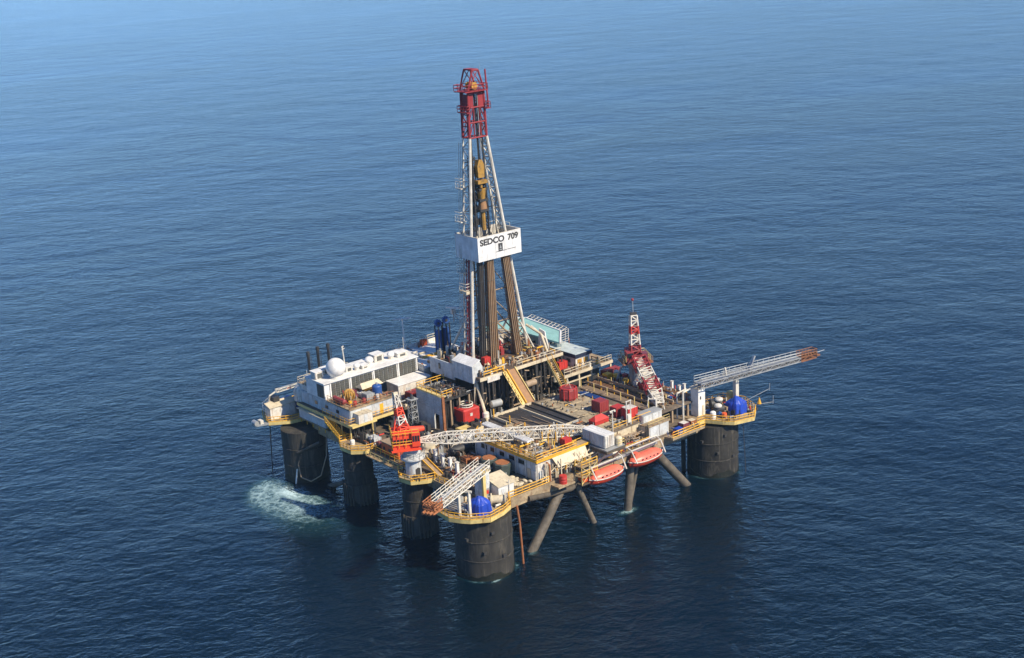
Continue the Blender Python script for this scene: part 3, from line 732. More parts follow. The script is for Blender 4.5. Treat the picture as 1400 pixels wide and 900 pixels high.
df = thing('drill_floor', 'raised drill floor deck on dark legs under the derrick with yellow rails', 'drill floor', (39, 36, Z))
boxf(30.9, 48.6, 24.6, 47.0, 20.95, 21.5).build('floor_plate', 'floor', df)
MB().beam((30.85, 24.6, 21.2), (30.85, 30.4, 21.2), .12, .75).beam((30.85, 33.6, 21.2), (30.85, 47, 21.2), .12, .7).build('edge_beam', 'cream', df)
MB().rail([(31.0, 25.8, 21.5), (31.0, 30.9, 21.5)], r=.1).build('railing', 'yellow', df)
MB().rail([(31.0, 34.4, 21.5), (31.0, 46.6, 21.5)], r=.06).build('railing', 'cream', df)
m = MB()
for uu in (31.6, 35, 40, 47.6):
    for vv in (25.4, 30.8, 34.6, 40, 46): m.box(uu - .3, uu + .3, vv - .3, vv + .3, Z, 20.9)
m.build('leg_posts', 'dark', df, kind='stuff')
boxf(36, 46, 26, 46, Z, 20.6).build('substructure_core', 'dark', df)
m = MB(); rnd = random.Random(8)
for k in range(85):
    a, b = rnd.uniform(30.8, 35.8), rnd.uniform(24.8, 47); z0_ = rnd.choice((Z, Z, 15.3, rnd.uniform(13, 17))); m.tube((a, b, z0_), (a + rnd.uniform(-.2, .2), b + rnd.uniform(-.2, .2), 20.9 - rnd.choice((0, 0, rnd.uniform(0, 4)))), rnd.uniform(.07, .24), 6)
m.build('hanging_pipes', 'darkpipe', df, kind='stuff')
m = MB()
for k in range(30):
    a, b, z_ = rnd.uniform(30.8, 34), rnd.uniform(24.8, 44), rnd.uniform(13, 20.5); m.tube((a, b, z_), (a, b + rnd.uniform(1, 5), z_ + rnd.uniform(-.4, .4)), rnd.uniform(.06, .16), 6)
for k in range(9): b = 25 + k * 2.1; m.beam((31.5, b, 14.2), (31.3, b + 1.4, 17.0), .12)
m.build('cross_pipes', 'tanpipe', df, kind='stuff')
boxf(30.7, 30.8, 26.4, 29.6, 20.2, 21.3).build('edge_panel', 'white', df)
rp = thing('pipe_ramp', 'steep brown pipe ramp with yellow stair rails from the drill floor to the pipe deck', 'ramp', (27.6, 32.6, 15.3))
MB().beam((31.0, 32.7, 21.3), (25.2, 32.7, 15.5), 2.0, .35).build('slide', 'ramp', rp)
for vv in (31.65, 33.75): MB().beam((31.0, vv, 21.6), (25.2, vv, 15.8), .18, .55).build('side_rail', 'yellow' if vv < 32 else 'paleyellow', rp)
MB().beam((31.0, 31.0, 21.4), (25.2, 31.0, 15.5), .9, .15).build('stair_flight', 'paleyellow', rp)
m = MB()
for k in range(7):
    f = k / 6; p_ = (31 - 5.8 * f, 30.5, 21.5 - 5.9 * f); m.tube(p_, (p_[0], p_[1], p_[2] + 1.2), .07, 4)
for hh in (.6, 1.2): m.tube((31, 30.5, 21.5 + hh), (25.2, 30.5, 15.6 + hh), .08, 4)
m.build('railing', 'yellow', rp)
sh = thing('wind_wall_shed', 'long white wind wall shed with a sloping bright roof beside the derrick', 'shed', (37, 24.6, 20.9))
MB().add([(32.3, 23.9, 20.3), (32.3, 23.9, 24.1), (32.3, 25.8, 24.75), (32.3, 26.6, 23.2), (32.3, 26.6, 20.3), (38.6, 23.9, 20.3), (38.6, 23.9, 24.1), (38.6, 25.8, 24.75), (38.6, 26.6, 23.2), (38.6, 26.6, 20.3)],
   [(0, 1, 2, 3, 4), (9, 8, 7, 6, 5), (0, 5, 6, 1), (3, 8, 9, 4), (0, 4, 9, 5), (2, 7, 8, 3)]).build('body', 'bluewhite', sh)
MB().add([(32.1, 23.7, 24.0), (32.1, 25.9, 24.95), (38.8, 25.9, 24.95), (38.8, 23.7, 24.0), (32.1, 23.7, 23.9), (32.1, 25.9, 24.8), (38.8, 25.9, 24.8), (38.8, 23.7, 23.9)],
   [(0, 1, 2, 3), (7, 6, 5, 4), (0, 4, 5, 1), (1, 5, 6, 2), (2, 6, 7, 3), (3, 7, 4, 0)]).build('roof', 'roofwhite', sh)
boxf(38.6, 46.8, 24.0, 24.25, 19.6, 22.9).build('wind_wall', 'bluewhite', sh)
boxf(43.2, 43.7, 23.9, 24.0, 21.0, 22.2).build('window', 'glass', sh)
for k in range(4): boxf(33.9 + k * 1.6, 33.96 + k * 1.6, 23.84, 23.9, 20.4, 24.0).build('wall_seam', 'bluewhite', sh)
MB().tube((33, 24.2, 12.2), (32.4, 24.4, 20.2), .16, 8).tube((29.5, 24.8, 12.6), (32.6, 24.9, 20.4), .34, 8).build('support_leg', 'cream', sh, smooth=True)
# V of the shed's far end gantry, navy winches behind
def tens(u, v, label, h):
    t = thing('wire_tensioner', label, 'tensioner', (u, v, 19.6), 'navy blue tensioners left of the derrick')
    boxf(u - .6, u + .6, v - .5, v + .5, 19.6, 19.6 + h * .62).build('cylinder_frame', 'blueeq', t)
    m = MB()
    for b in (-.45, .45): m.tube((u - .65, v + b, 19.6), (u - .65, v + b, 19.6 + h * .75), .14, 7).tube((u + .65, v + b, 19.6), (u + .65, v + b, 19.6 + h * .75), .14, 7)
    m.build('rods', 'dark', t)
    MB().tube((u - .3, v - .1, 19.6 + h * .82), (u + .3, v + .1, 19.6 + h * .82), .8, 16).build('sheave', 'blueeq', t, smooth=True)
    MB().tube((u - .45, v - .15, 19.6 + h * .82), (u + .45, v + .15, 19.6 + h * .82), .3, 10).build('hub', 'dark', t, smooth=True)
tens(55.4, 33.0, 'left one of the two navy blue wire tensioners left of the derrick', 8.2)
tens(54.8, 34.7, 'right one of the two navy blue wire tensioners, closest to the derrick', 8.8)
crate('winch_unit', 'ochre winch unit at the edge of the white deckhouse roof beside the navy tensioners', 'winch', 51.0, 32.4, 19.6, 1.4, 2.0, 1.3, 'winch')
crate('winch_unit', 'orange winch unit at the foot of the derrick strut', 'winch', 49.4, 35.6, 21.5, 1.0, 1.6, 1.2, 'orange')
crate('valve_locker', 'red locker at the far rail of the white deckhouse roof', 'locker', 62.2, 33.6, 19.6, .8, 1.2, 1.4, 'orange')

dk = thing('derrick', 'tall white derrick mast with a red top and a lettered white wind belt', 'derrick', (40.4, 37, 21.5))
ZB, ZR, ZT = 21.5, 68.0, 77.2
def Lf(z): return 29.4 + (32.1 - 29.4) * min(1, (z - ZB) / (ZR - ZB)) + max(0, z - ZR) * .02
def Rf(z): return 44.3 + (36.4 - 44.3) * min(1, (z - ZB) / (ZR - ZB)) - max(0, z - ZR) * .02
def Uf(z, far): return 39.0 + (far * (3.0 - .8 * min(1, (z - ZB) / (ZR - ZB))))
for fn, far in ((Lf, 0), (Lf, 1), (Rf, 0), (Rf, 1)):
    MB().tube((Uf(ZB, far), fn(ZB), ZB), (Uf(ZR, far), fn(ZR), ZR), .33 if far == 0 else .22, 8).build('leg', 'steelwhite', dk, smooth=True)
    MB().tube((Uf(ZR, far), fn(ZR), ZR), (Uf(ZT, far), fn(ZT), ZT), .26, 8).build('leg', 'crownred', dk, smooth=True, label='red upper leg section')
def lacing(z0, z1, n, mat, r, fns=(Lf, Rf)):
    m = MB()
    for fn in fns:
        for k in range(n):
            a, b = z0 + (z1 - z0) * k / n, z0 + (z1 - z0) * (k + 1) / n
            m.tube((Uf(a, 0), fn(a), a), (Uf(a, 1), fn(a), a), r, 5)
            if k % 2: m.tube((Uf(a, 0), fn(a), a), (Uf(b, 1), fn(b), b), r, 5)
            else: m.tube((Uf(a, 1), fn(a), a), (Uf(b, 0), fn(b), b), r, 5)
    return m.build('lacing', mat, dk, kind='stuff')
for z0_, z1_, off in ((48.5, 68, 1.5), (21.6, 43.5, 1.7)):
    m = MB(); n_ = 9
    for k in range(n_):
        a, b = z0_ + (z1_ - z0_) * k / n_, z0_ + (z1_ - z0_) * (k + 1) / n_
        o1, o2 = off * (1 - .5 * (a - 21.5) / 46.5), off * (1 - .5 * (b - 21.5) / 46.5)
        m.tube((40.2, Rf(a) - o1, a), (40.2, Rf(b) - o2, b), .13, 6)
        m.tube((40.2, Rf(a) - o1, a), (39.1, Rf(a), a), .1, 5)
        if k % 2: m.tube((40.2, Rf(a) - o1, a), (39.1, Rf(b), b), .12, 5)
        else: m.tube((39.1, Rf(a), a), (40.2, Rf(b) - o2, b), .12, 5)
    m.build('right_leg_lacing', 'steelwhite' if z0_ > 40 else 'tanpipe', dk, kind='stuff')
lacing(ZB, 43, 9, 'steelwhite', .15); lacing(48.5, ZR, 9, 'steelwhite', .13)
lacing(ZR, ZT, 4, 'crownred', .12)
m = MB()
for z_ in (28, 35, 42.6):
    m.tube((Uf(z_, 1), Lf(z_), z_), (Uf(z_, 1), Rf(z_), z_), .13, 6)
for a, b in ((21.5, 28), (28, 35), (35, 42.6)):
    mid = (Lf(b) + Rf(b)) / 2
    m.tube((Uf(a, 1), Lf(a), a), (Uf(b, 1), mid, b), .12, 6).tube((Uf(a, 1), Rf(a), a), (Uf(b, 1), mid, b), .12, 6)
m.tube((Uf(22, 1), Rf(22), 22), (42.3, 34, 33), .2, 6)
m.tube((39.4, 43.4, 23), (39.6, 35.4, 33), .17, 6).tube((39.4, 31.2, 36.5), (40, 35.4, 43), .12, 6).tube((40.8, 33, 24), (40.8, 32.6, 43), .16, 6).tube((41.2, 36.2, 23), (40.9, 36.0, 43), .14, 6).tube((40.8, 37.0, 28), (40.4, 36.8, 43), .07, 5)
for k in range(9): m.tube((41.3, Lf(24 + k * 2) + 1.0, 24 + k * 2), (41.3, Lf(24 + k * 2) + 3.2, 24 + k * 2), .09, 5)
m.build('back_bracing', 'tanpipe', dk, kind='stuff')
m = MB()
for z_ in (53, 58, 63): m.tube((Uf(z_, 1), Lf(z_), z_), (Uf(z_, 1), Rf(z_), z_), .1, 6)
m.build('back_bracing', 'dark', dk, kind='stuff')
# rear struts
for a, b, r in (((41.9, 29.9, 30), (48.2, 30.0, 21.5), .26), ((41.6, 30.0, 26), (45.6, 30.2, 21.5), .14), ((41.9, 42.9, 30), (48.2, 43.4, 21.5), .24), ((39, 42.6, 27.6), (37.2, 44.6, 21.6), .16)):
    MB().tube(a, b, r, 8).build('strut', 'steelwhite', dk, smooth=True)
boxf(38, 42.6, 43.4, 45.2, 21.5, 21.9).build('leg_foot', 'paleyellow', dk)
boxf(38, 42.6, 28.6, 30.2, 21.5, 21.9).build('leg_foot', 'paleyellow', dk)
MB().tube((39.9, 29.2, 22), (39.7, 30.5, 43.5), .2, 6).tube((40.9, 29.4, 22), (40.7, 30.7, 43.5), .14, 6).build('standpipe', 'darkred', dk, smooth=True)
for z_ in (26, 31.5):
    MB().tube((39.9, Lf(z_) - .35, z_), (39.9, Lf(z_ + 3.4) - .35, z_ + 3.4), .13, 6).build('standpipe', 'darkred', dk)
# side baskets on the left leg
for z_, u_, wd_, mt in ((36.6, 40.6, 1.6, 'cream'), (40.8, 41.6, 1.0, 'steelwhite'), (51.2, 41.8, 1.1, 'steelwhite'), (58.0, 41.6, 1.0, 'steelwhite')):
    v_ = Lf(z_) - .35
    o = boxf(u_ - wd_ / 2 - .5, u_ + wd_ / 2 + .3, v_ - .9, v_ + .5, z_ - .15, z_ + (.45 if mt == 'cream' else .05)).build('basket', mt, dk)
    MB().rail([(u_ - wd_ / 2 - .4, v_ + .3, z_), (u_ - wd_ / 2 - .4, v_ - .85, z_), (u_ + wd_ / 2 + .2, v_ - .85, z_)], sp=1, r=.06, bars=(.7, 1.4, 2.0)).build('basket_rail', 'steelwhite', o)
ld = MB()
for k in range(80):
    z_ = 22 + k * .57; ld.beam((Uf(z_, 1) + .15, Lf(z_) - .5, z_), (Uf(z_, 1) + .75, Lf(z_) - .5, z_), .07)
for s_ in (.15, .75): ld.tube((Uf(22, 1) + s_, Lf(22) - .5, 22), (Uf(67, 1) + s_, Lf(67) - .5, 67), .06, 4)
ld.build('ladder', 'steelwhite', dk)
# wind belt with lettering
b0, b1, bL, bR, z0, z1 = 36.2, 43.6, 30.3, 41.6, 43.5, 48.4
belt = boxf(b0 + .2, b1 - .2, bL + .2, bR - .2, 43.9, 44.05).build('monkey_board', 'dark', dk)
boxf(b0, b0 + .16, bL, bR, z0, z1).build('wind_panel', 'signwhite', dk)
for k in range(1, 5): boxf(b0 - .02, b0, bL + k * 2.26 - .02, bL + k * 2.26 + .02, z0, z1).build('panel_joint', 'grey', dk)
boxf(b0 + .16, b0 + 2.6, bL, bL + .16, z0, z1).build('wind_panel', 'signwhite', dk)
boxf(b0 + 2.68, b1 - .16, bL + .03, bL + .19, z0 + .05, z1).build('wind_panel', 'signwhite', dk)
boxf(b0 + .16, b1 - .16, bR - .16, bR, z0, z1).build('wind_panel', 'white', dk)
boxf(b1 - .16, b1, bL, bR, z0, z1).build('wind_panel', 'white', dk)
m = MB()
for a in (b0 + .02, b1 - .12): m.beam((a + .08, bL, z1 + .06), (a + .08, bR, z1 + .06), .22, .1)
for a in (bL + .08, bR - .08): m.beam((b0 + .2, a, z1 + .06), (b1 - .2, a, z1 + .06), .22, .1)
m.rail([(b1 - .3, bL + 4, z1 + .1), (b1 - .3, bR - .3, z1 + .1), (b0 + 3, bR - .3, z1 + .1)], h=.8, r=.05, bars=(.8,))
m.build('belt_rim', 'steelwhite', dk)
rnd = random.Random(4); m = MB()
for k in range(22):
    a = b0 + .6 + rnd.random() * 6; m.tube((a, bL + .6 + rnd.random() * 3, 44.1), (a + rnd.uniform(-.3, .3), bL + 1 + rnd.random() * 9, rnd.uniform(45, 48.8)), .08, 5)
for k in range(9): m.beam((b0 + .5, 35.5 + k * .65, 47.6), (b0 + 3.2, 35.5 + k * .65, 47.6), .14)
m.build('finger_board', 'dark', dk, kind='stuff')
def text_part(txt, v, z, size, parent, wide):
    cu = bpy.data.curves.new('lettering', 'FONT'); cu.body = txt; cu.size = size; cu.extrude = .02; cu.offset = .035 * size
    ob = bpy.data.objects.new('lettering_source', cu); COL.objects.link(ob)
    bpy.context.view_layer.update()
    dg = bpy.context.evaluated_depsgraph_get()
    me = bpy.data.meshes.new_from_object(ob.evaluated_get(dg)); bpy.data.objects.remove(ob)
    xs = [q_.co.x for q_ in me.vertices]; x0, x1 = min(xs), max(xs); s_ = wide / (x1 - x0)
    org = parent.matrix_basis.translation
    for q_ in me.vertices:
        x, y, zz = (q_.co.x - x0) * s_, q_.co.y, q_.co.z
        q_.co = Vector((v + x, b0 - .03 - zz, z + y)) - org
    me.materials.append(MT['dark']); o = bpy.data.objects.new('lettering', me); COL.objects.link(o); o.parent = parent
    # slab serifs
    return o
text_part("SEDCO", bL + .55, 46.75, 1.72, dk, 6.35)
text_part("709", bL + 7.8, 46.75, 1.72, dk, 2.75)
em = boxf(b0 - .05, b0, bL + 5.25, bL + 6.35, 44.8, 46.45).build('emblem', 'dark', dk)
MB().add([(b0 - .07, bL + 5.5, 45.4), (b0 - .07, bL + 6.1, 45.4), (b0 - .07, bL + 5.8, 46.2), (b0 - .05, bL + 5.5, 45.4), (b0 - .05, bL + 6.1, 45.4), (b0 - .05, bL + 5.8, 46.2)], [(0, 1, 2), (5, 4, 3), (0, 3, 4, 1), (1, 4, 5, 2), (2, 5, 3, 0)]).box(b0 - .07, b0 - .05, bL + 5.45, bL + 6.15, 45.0, 45.2).build('emblem_mark', 'galv', dk)
for a, b, zz in ((4.6, 7.4, 44.75), (7.6, 9.9, 44.78)): boxf(b0 - .03, b0, bL + a, bL + b, zz, zz + .1).build('small_lettering', 'dark', dk)
# red crown
m = MB()
for z_ in (68, 71, 74.0, 76.8):
    for far in (0, 1): m.tube((Uf(z_, far), Lf(z_), z_), (Uf(z_, far), Rf(z_), z_), .17, 6)
for a, b in ((68, 71), (71, 74)):
    for far in (0, 1):
        m.tube((Uf(a, far), Lf(a), a), (Uf(b, far), Lf(b) + 1.1, b), .1, 5); m.tube((Uf(a, far), Rf(a), a), (Uf(b, far), Rf(b) - 1.1, b), .1, 5)
        m.tube((Uf(a, far), Lf(a) + 1.3, a), (Uf(b, far), Lf(b) + 1.3, b), .12, 5); m.tube((Uf(a, far), Rf(a) - 1.3, a), (Uf(b, far), Rf(b) - 1.3, b), .12, 5)
m.build('crown_frame', 'crownred', dk, kind='stuff')
boxf(38.95, 39.1, 32.3, 33.5, 73.8, 76.6).build('crown_panel', 'crownred', dk)
boxf(38.95, 39.1, 34.7, 36.1, 73.8, 76.6).build('crown_panel', 'crownred', dk)
boxf(39.2, 41.0, 32.2, 32.35, 73.4, 76.6).build('crown_panel', 'crownred', dk)
def plat(u0, u1, v0, v1, z, name):
    o = boxf(u0, u1, v0, v1, z - .18, z).build(name, 'crownred', dk)
    MB().rail([(u0, v1, z), (u0, v0, z), (u1, v0, z), (u1, v1, z), (u0, v1, z)], sp=1.1, r=.075, bars=(.6, 1.2)).build('railing', 'crownred', o)
plat(38.0, 41.6, 30.9, 36.6, 77.3, 'crown_platform')
plat(38.3, 41.4, 31.3, 32.2, 73.2, 'crown_platform'); plat(38.3, 42.2, 36.3, 37.3, 73.6, 'crown_platform')
for a in (38.8, 41.4):
    MB().tube((a, 32.2, 77.3), (a, 33.5, 81.2), .17, 6).tube((a, 36.3, 77.3), (a, 35.0, 81.2), .17, 6).tube((a, 33.5, 81.2), (a, 35.0, 81.2), .2, 6).tube((a, 32.2, 77.4), (a, 34.9, 81.1), .1, 5).tube((a, 36.3, 77.4), (a, 33.6, 81.1), .1, 5).build('crown_a_frame', 'crownred', dk)
MB().beam((38.8, 34.2, 81.3), (41.4, 34.2, 81.3), 1.7, .25).build('crown_beam', 'crownred', dk)
for k in range(4): MB().tube((39.1 + k * .6, 34.2, 78.1), (39.4 + k * .6, 34.2, 78.1), .75, 14).build('crown_sheave', 'winch', dk, smooth=True)
MB().tube((38.6, 37.0, 73.6), (38.6, 36.6, 81.2), .16, 6).build('crown_pole', 'crownred', dk)
MB().tube((40, 36.4, 78.6), (40, 36.4, 82.3), .04, 4).build('lightning_rod', 'galv', dk)

tb = thing('travelling_block', 'ochre travelling block with hook and swivel hanging inside the derrick', 'hoist block', (39.6, 34.6, 52.5))
MB().add([(39.0, 33.75, 59.8), (39.0, 35.25, 59.8), (39.0, 35.4, 62.2), (39.0, 34.9, 63.4), (39.0, 34.1, 63.4), (39.0, 33.6, 62.2), (40.1, 33.75, 59.8), (40.1, 35.25, 59.8), (40.1, 35.4, 62.2), (40.1, 34.9, 63.4), (40.1, 34.1, 63.4), (40.1, 33.6, 62.2)],
   [(0, 1, 2, 3, 4, 5), (11, 10, 9, 8, 7, 6)] + [(k, (k + 1) % 6, 6 + (k + 1) % 6, 6 + k) for k in range(6)]).build('block', 'blockyellow', tb)
for z_ in (57.2, 55.0, 52.9): boxf(38.7, 40.3, 33.5, 35.7, z_, z_ + .5).build('clamp', 'dark', tb)
boxf(38.8, 40.2, 33.4, 35.8, 58.6, 59.3).build('dolly_beam', 'blockyellow', tb)
MB().tube((39.5, 34.55, 58.6), (39.5, 34.6, 57.6), .35, 8).tube((39.5, 34.6, 57.7), (39.5, 34.6, 55.4), 1.0, 12, .7).build('hook', 'blockyellow', tb, smooth=True)
MB().tube((39.5, 34.7, 55.2), (39.5, 34.7, 53.4), .75, 10, .95).build('swivel', 'ramp', tb, smooth=True)
MB().tube((39.5, 34.7, 53.3), (39.5, 34.8, 49.0), .45, 8).build('drive_head', 'blockyellow', tb, smooth=True)
m = MB()
for k in range(6): m.tube((39.2 + .1 * k, 34.1 + .17 * k, 63.3), (39.3 + .15 * k, 33.8 + .2 * k, 77.6), .05, 4)
m.build('hoist_lines', 'dark', tb, kind='stuff')
MB().tube((39.2, 34.9, 62), (39.1, 34.6, 77), .09, 5).build('hoist_line', 'galv', tb)
for vv in (32.9, 36.2):
    MB().tube((39.6, vv, 48), (39.6, vv - (.1 if vv < 34 else .7), 76.6), .17, 6).build('guide_rail', 'dark', dk)
m = MB(); m.truss((40.6, 33.0, 49), (40.6, 33.4, 64), 1.5, .8, 1.3, .8, 12, .1, .08).truss((40.6, 36.0, 49), (40.6, 35.6, 62), 1.5, .8, 1.2, .8, 11, .1, .08)
for k in range(5): m.box(40.2, 40.8, 33.2, 36.0, 50 + k * 2.6, 51.3 + k * 2.6)
m.build('guide_lattice', 'dark', dk, kind='stuff')
m = MB(); rnd = random.Random(9)
for k in range(12):   # slack hoses and lines
    v_ = rnd.uniform(33, 38.6); m.path([(39 + rnd.random(), v_, 60 - rnd.random() * 8), (38.6 + rnd.random(), v_ + rnd.uniform(-.5, .9), 50), (39, v_ + rnd.uniform(-.4, .6), 47)], .055, 5)
m.build('slack_lines', 'dark', dk, kind='stuff')

def stands(uc, vb, vt, nu, nv, zt, mat, label, sp=.25):
    t = thing('drill_pipe_stands', label, 'drill pipes', (uc, vb, 21.5), 'racked drill pipes in the derrick')
    m = MB(); rnd = random.Random(int(vb * 10))
    for a in range(nu):
        for b in range(nv):
            o_ = (b - (nv - 1) / 2) * sp
            m.tube((uc + a * sp, vb + o_ + rnd.uniform(-.05, .05), 21.5), (uc + a * sp, vt + o_ * .8 + rnd.uniform(-.05, .05), zt + rnd.uniform(-.5, .4)), .085, 6)
    m.build('pipes', mat, t, kind='stuff')
    m = MB()
    for b in range(0, nv, 2):
        o_ = (b - (nv - 1) / 2) * sp; m.tube((uc - .17, vb + o_, 21.5), (uc - .17, vt + o_ * .8, zt - 4.5), .08, 6)
    m.build('front_pipes', 'tanpipe' if mat == 'brownpipe' else mat, t, kind='stuff')
    m = MB()
    for z_ in (30, 39):
        f = (z_ - 21.5) / (zt - 21.5); c_ = vb + (vt - vb) * f; m.beam((uc - .12, c_ - nv * sp / 2, z_), (uc - .12, c_ + nv * sp / 2, z_), .06, .12)
    m.build('strap', 'dark', t, kind='stuff')
stands(36.9, 33.3, 33.9, 5, 8, 47.6, 'brownpipe', 'widest brown bundle of drill pipes racked upright under the lettered belt')
stands(36.9, 40.1, 37.7, 5, 7, 47.4, 'brownpipe', 'brown bundle of drill pipes racked upright right of the widest bundle')
stands(37.6, 31.2, 32.0, 4, 5, 47.0, 'darkpipe', 'narrow dark bundle of drill pipes at the left of the racked pipes')
stands(39.2, 35.9, 35.9, 3, 5, 47.0, 'brownpipe', 'small brown bundle of drill pipes standing behind the two wide bundles')
crate('tool_locker', 'red locker on the drill floor left of the racked drill pipes', 'locker', 36.2, 30.6, 21.5, 1.0, 1.4, 1.9, 'red')
crate('tool_locker', 'red locker on the drill floor between the two brown pipe bundles', 'locker', 40.0, 36.9, 21.5, 1.0, 1.6, 1.7, 'red')
dg = thing('drillers_hut', 'white hut with a dark doorway behind the racked drill pipes', 'cabin', (43.5, 39.5, 21.5))
boxf(42.8, 46.5, 35.6, 43.2, 21.5, 24.3).build('body', 'white', dg)
boxf(42.6, 46.7, 35.4, 43.4, 24.3, 24.5).build('roof', 'cream', dg)
for a in (36.8, 40.8): boxf(42.72, 42.8, a, a + 1.3, 21.6, 23.6).build('doorway', 'dark', dg)
hcyl('air_receiver', 'grey horizontal vessel hanging in the dark left of the pipe ramp', 'vessel', (30.4, 26.7, 15.6), (30.0, 28.9, 15.6), .75, 'grey', endmat='cream', z0=Z)
drum('white_post', 'white domed capstan in front of the dark drill floor legs', 'capstan', 29.2, 27.4, Z, .55, 1.7, 'white', dome=True)
hcyl('mud_pump', 'grey horizontal vessel in the dark right of the pipe ramp', 'vessel', (30.2, 35.8, 17.4), (30.2, 38.4, 17.4), .7, 'tanpipe', z0=15.6)
rt_ = thing('ringed_tank', 'red square tank with a pale ring hatch beside the mud pit house', 'tank', (33, 22.4, Z))
MB().box(30.9, 34.7, 20.0, 24.2, 13.0, 15.9).build('body', 'red', rt_, bevel=.25)
boxf(31.1, 34.5, 20.2, 24.0, 12.0, 13.05).build('base_frame', 'dark', rt_)
m = MB(); ring = [(32.9 + 1.35 * math.cos(a), 22.2 + 1.35 * math.sin(a), 16.5) for a in [2 * math.pi * j / 20 for j in range(21)]]
m.path(ring, .13, 6); m.path([(a, b, 16.0) for a, b, c in ring], .1, 6)
for j in range(0, 20, 2): m.tube(ring[j], (ring[j][0], ring[j][1], 15.8), .06, 4)
m.build('hatch_ring', 'steelwhite', rt_)
MB().cyl(32.9, 22.2, 15.9, 16.0, 1.2, 18).build('hatch', 'dark', rt_)
MB().box(30.84, 30.9, 21.6, 22.2, 14.4, 15).build('marking', 'white', rt_)
drum('capstan', 'white domed capstan beside the red ringed tank', 'capstan', 30.2, 25.0, Z, .7, 2.3, 'white', dome=True)
drum('paint_drum', 'small blue drum at the foot of the red ringed tank', 'drum', 29.9, 23.0, Z + .0, .42, 1.1, 'blue')

# helideck and things at the back
hd = thing('helideck', 'pale teal helicopter deck with a white rim and safety net frames behind the derrick', 'helideck', (46, 52, 15))
HP = [(56.4, 45), (56.4, 55.2), (54.4, 57.0), (41.0, 55.6), (34.9, 50.0), (46.5, 49.8), (49, 45)]
MB().prism(HP, 21.6, 22.0).build('deck_plate', 'teal', hd)
m = MB()
for a, b in zip(HP[1:], HP[2:5]): m.beam((a[0], a[1], 21.95), (b[0], b[1], 21.95), .35, .5)
m.build('rim', 'roofwhite', hd)
m = MB()
def outr(a, b, n, out):
    A, B, O = Vector(a), Vector(b), Vector(out)
    for k in range(n + 1):
        p_ = A.lerp(B, k / n); q_ = p_ + O * 1.7
        m.tube((p_[0], p_[1], 21.9), (q_[0], q_[1], 22.5), .07, 4)
    for s_ in (.6, 1.0): 
        a_, b_ = A + O * 1.7 * s_, B + O * 1.7 * s_; m.tube((a_[0], a_[1], 21.9 + .6 * s_), (b_[0], b_[1], 21.9 + .6 * s_), .07, 4)
outr(HP[2], HP[3], 10, (-.1, 1)); outr(HP[3], HP[4], 5, (-.68, .73))
m.build('net_frame', 'steelwhite', hd)
m = MB()
for a, b in ((42, 54), (54, 54), (37.5, 51), (48, 51), (54, 47)): m.tube((a, b, Z), (a, b, 21.6), .3, 8)
m.build('supports', 'white', hd, kind='stuff')
bh = thing('rear_house', 'cream house under the teal helicopter deck', 'deckhouse', (48, 51, Z))
boxf(46.5, 58, 46.5, 56, Z, 20.8).build('body', 'cream', bh)
for k in range(4): boxf(46.42, 46.5, 47.2 + k * 2.2, 48.4 + k * 2.2, 18.3, 19.4).build('window', 'glass', bh)
boxf(46.3, 58.2, 46.3, 56.2, 20.8, 21.0).build('roof', 'walk', bh)
dh = thing('control_cabin', 'pink white control cabin with a pale flat roof edged in navy right of the derrick', 'cabin', (33, 51, 17.8))
dhb = boxf(29.4, 38.4, 49.2, 53.2, 17.82, 20.0).build('body', 'white', dh)
MB().prism([(29.0, 48.8), (38.8, 48.8), (38.8, 53.6), (29.0, 53.6)], 20.0, 20.75).build('fascia', 'navy', dh)
boxf(29.1, 38.7, 48.9, 53.5, 20.75, 20.82).build('roof', 'roofgrey', dh)
for k in range(2): boxf(29.32, 29.4, 49.7 + k * 1.8, 50.9 + k * 1.8, 18.6, 19.5).build('window', 'winch', dhb)
for k in range(3): boxf(31 + k * 2.3, 32.2 + k * 2.3, 49.12, 49.2, 18.6, 19.4).build('window', 'louver', dhb)
hp = thing('raised_platform', 'raised cream steel platform on posts carrying the navy edged cabin', 'platform', (33, 50, Z))
boxf(27.5, 44, 46.9, 58, 17.4, 17.8).build('floor_plate', 'walk', hp)
MB().beam((27.4, 44, 17.5), (27.4, 58, 17.5), .3, .6).beam((27.5, 46.8, 17.5), (36, 46.8, 17.5), .3, .6).build('edge_beam', 'cream', hp)
for a, b in ((27.7, 45), (27.7, 48.4), (27.7, 52), (27.7, 57.6), (33, 57.6), (35, 47)): MB().box(a - .18, a + .18, b - .18, b + .18, Z, 17.4).build('post', 'cream', hp)
MB().beam((27.6, 45, 15.9), (27.6, 53, 15.9), .25).build('cross_beam', 'cream', hp)
MB().rail([(27.5, 44.2, 17.8), (27.5, 57.8, 17.8)], r=.06).build('railing', 'cream', hp)
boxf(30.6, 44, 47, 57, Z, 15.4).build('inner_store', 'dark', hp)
st = thing('stairway', 'faded yellow stairway down from the raised platform beside the dark pump vessel', 'stairs', (28.5, 43.5, 15.3))
for vv in (42.6, 44.0): MB().beam((31.2, vv, 20.9), (26.6, vv, 15.4), .14, .35).build('stringer', 'paleyellow', st)
m = MB()
for k in range(14): f = k / 14; m.box(31 - 4.5 * f - .15, 31 - 4.5 * f + .15, 42.6, 44, 20.5 - 5.2 * f, 20.57 - 5.2 * f)
m.build('treads', 'walk', st, kind='stuff')
m = MB()
for vv in (42.6, 44.0):
    for hh in (.6, 1.1): m.tube((31.2, vv, 20.9 + hh), (26.6, vv, 15.4 + hh), .06, 4)
m.build('handrail', 'yellow', st)
aw = thing('hose_gantry', 'bent white pipe gantry at the right corner of the drill floor', 'gantry', (33, 45, 16))
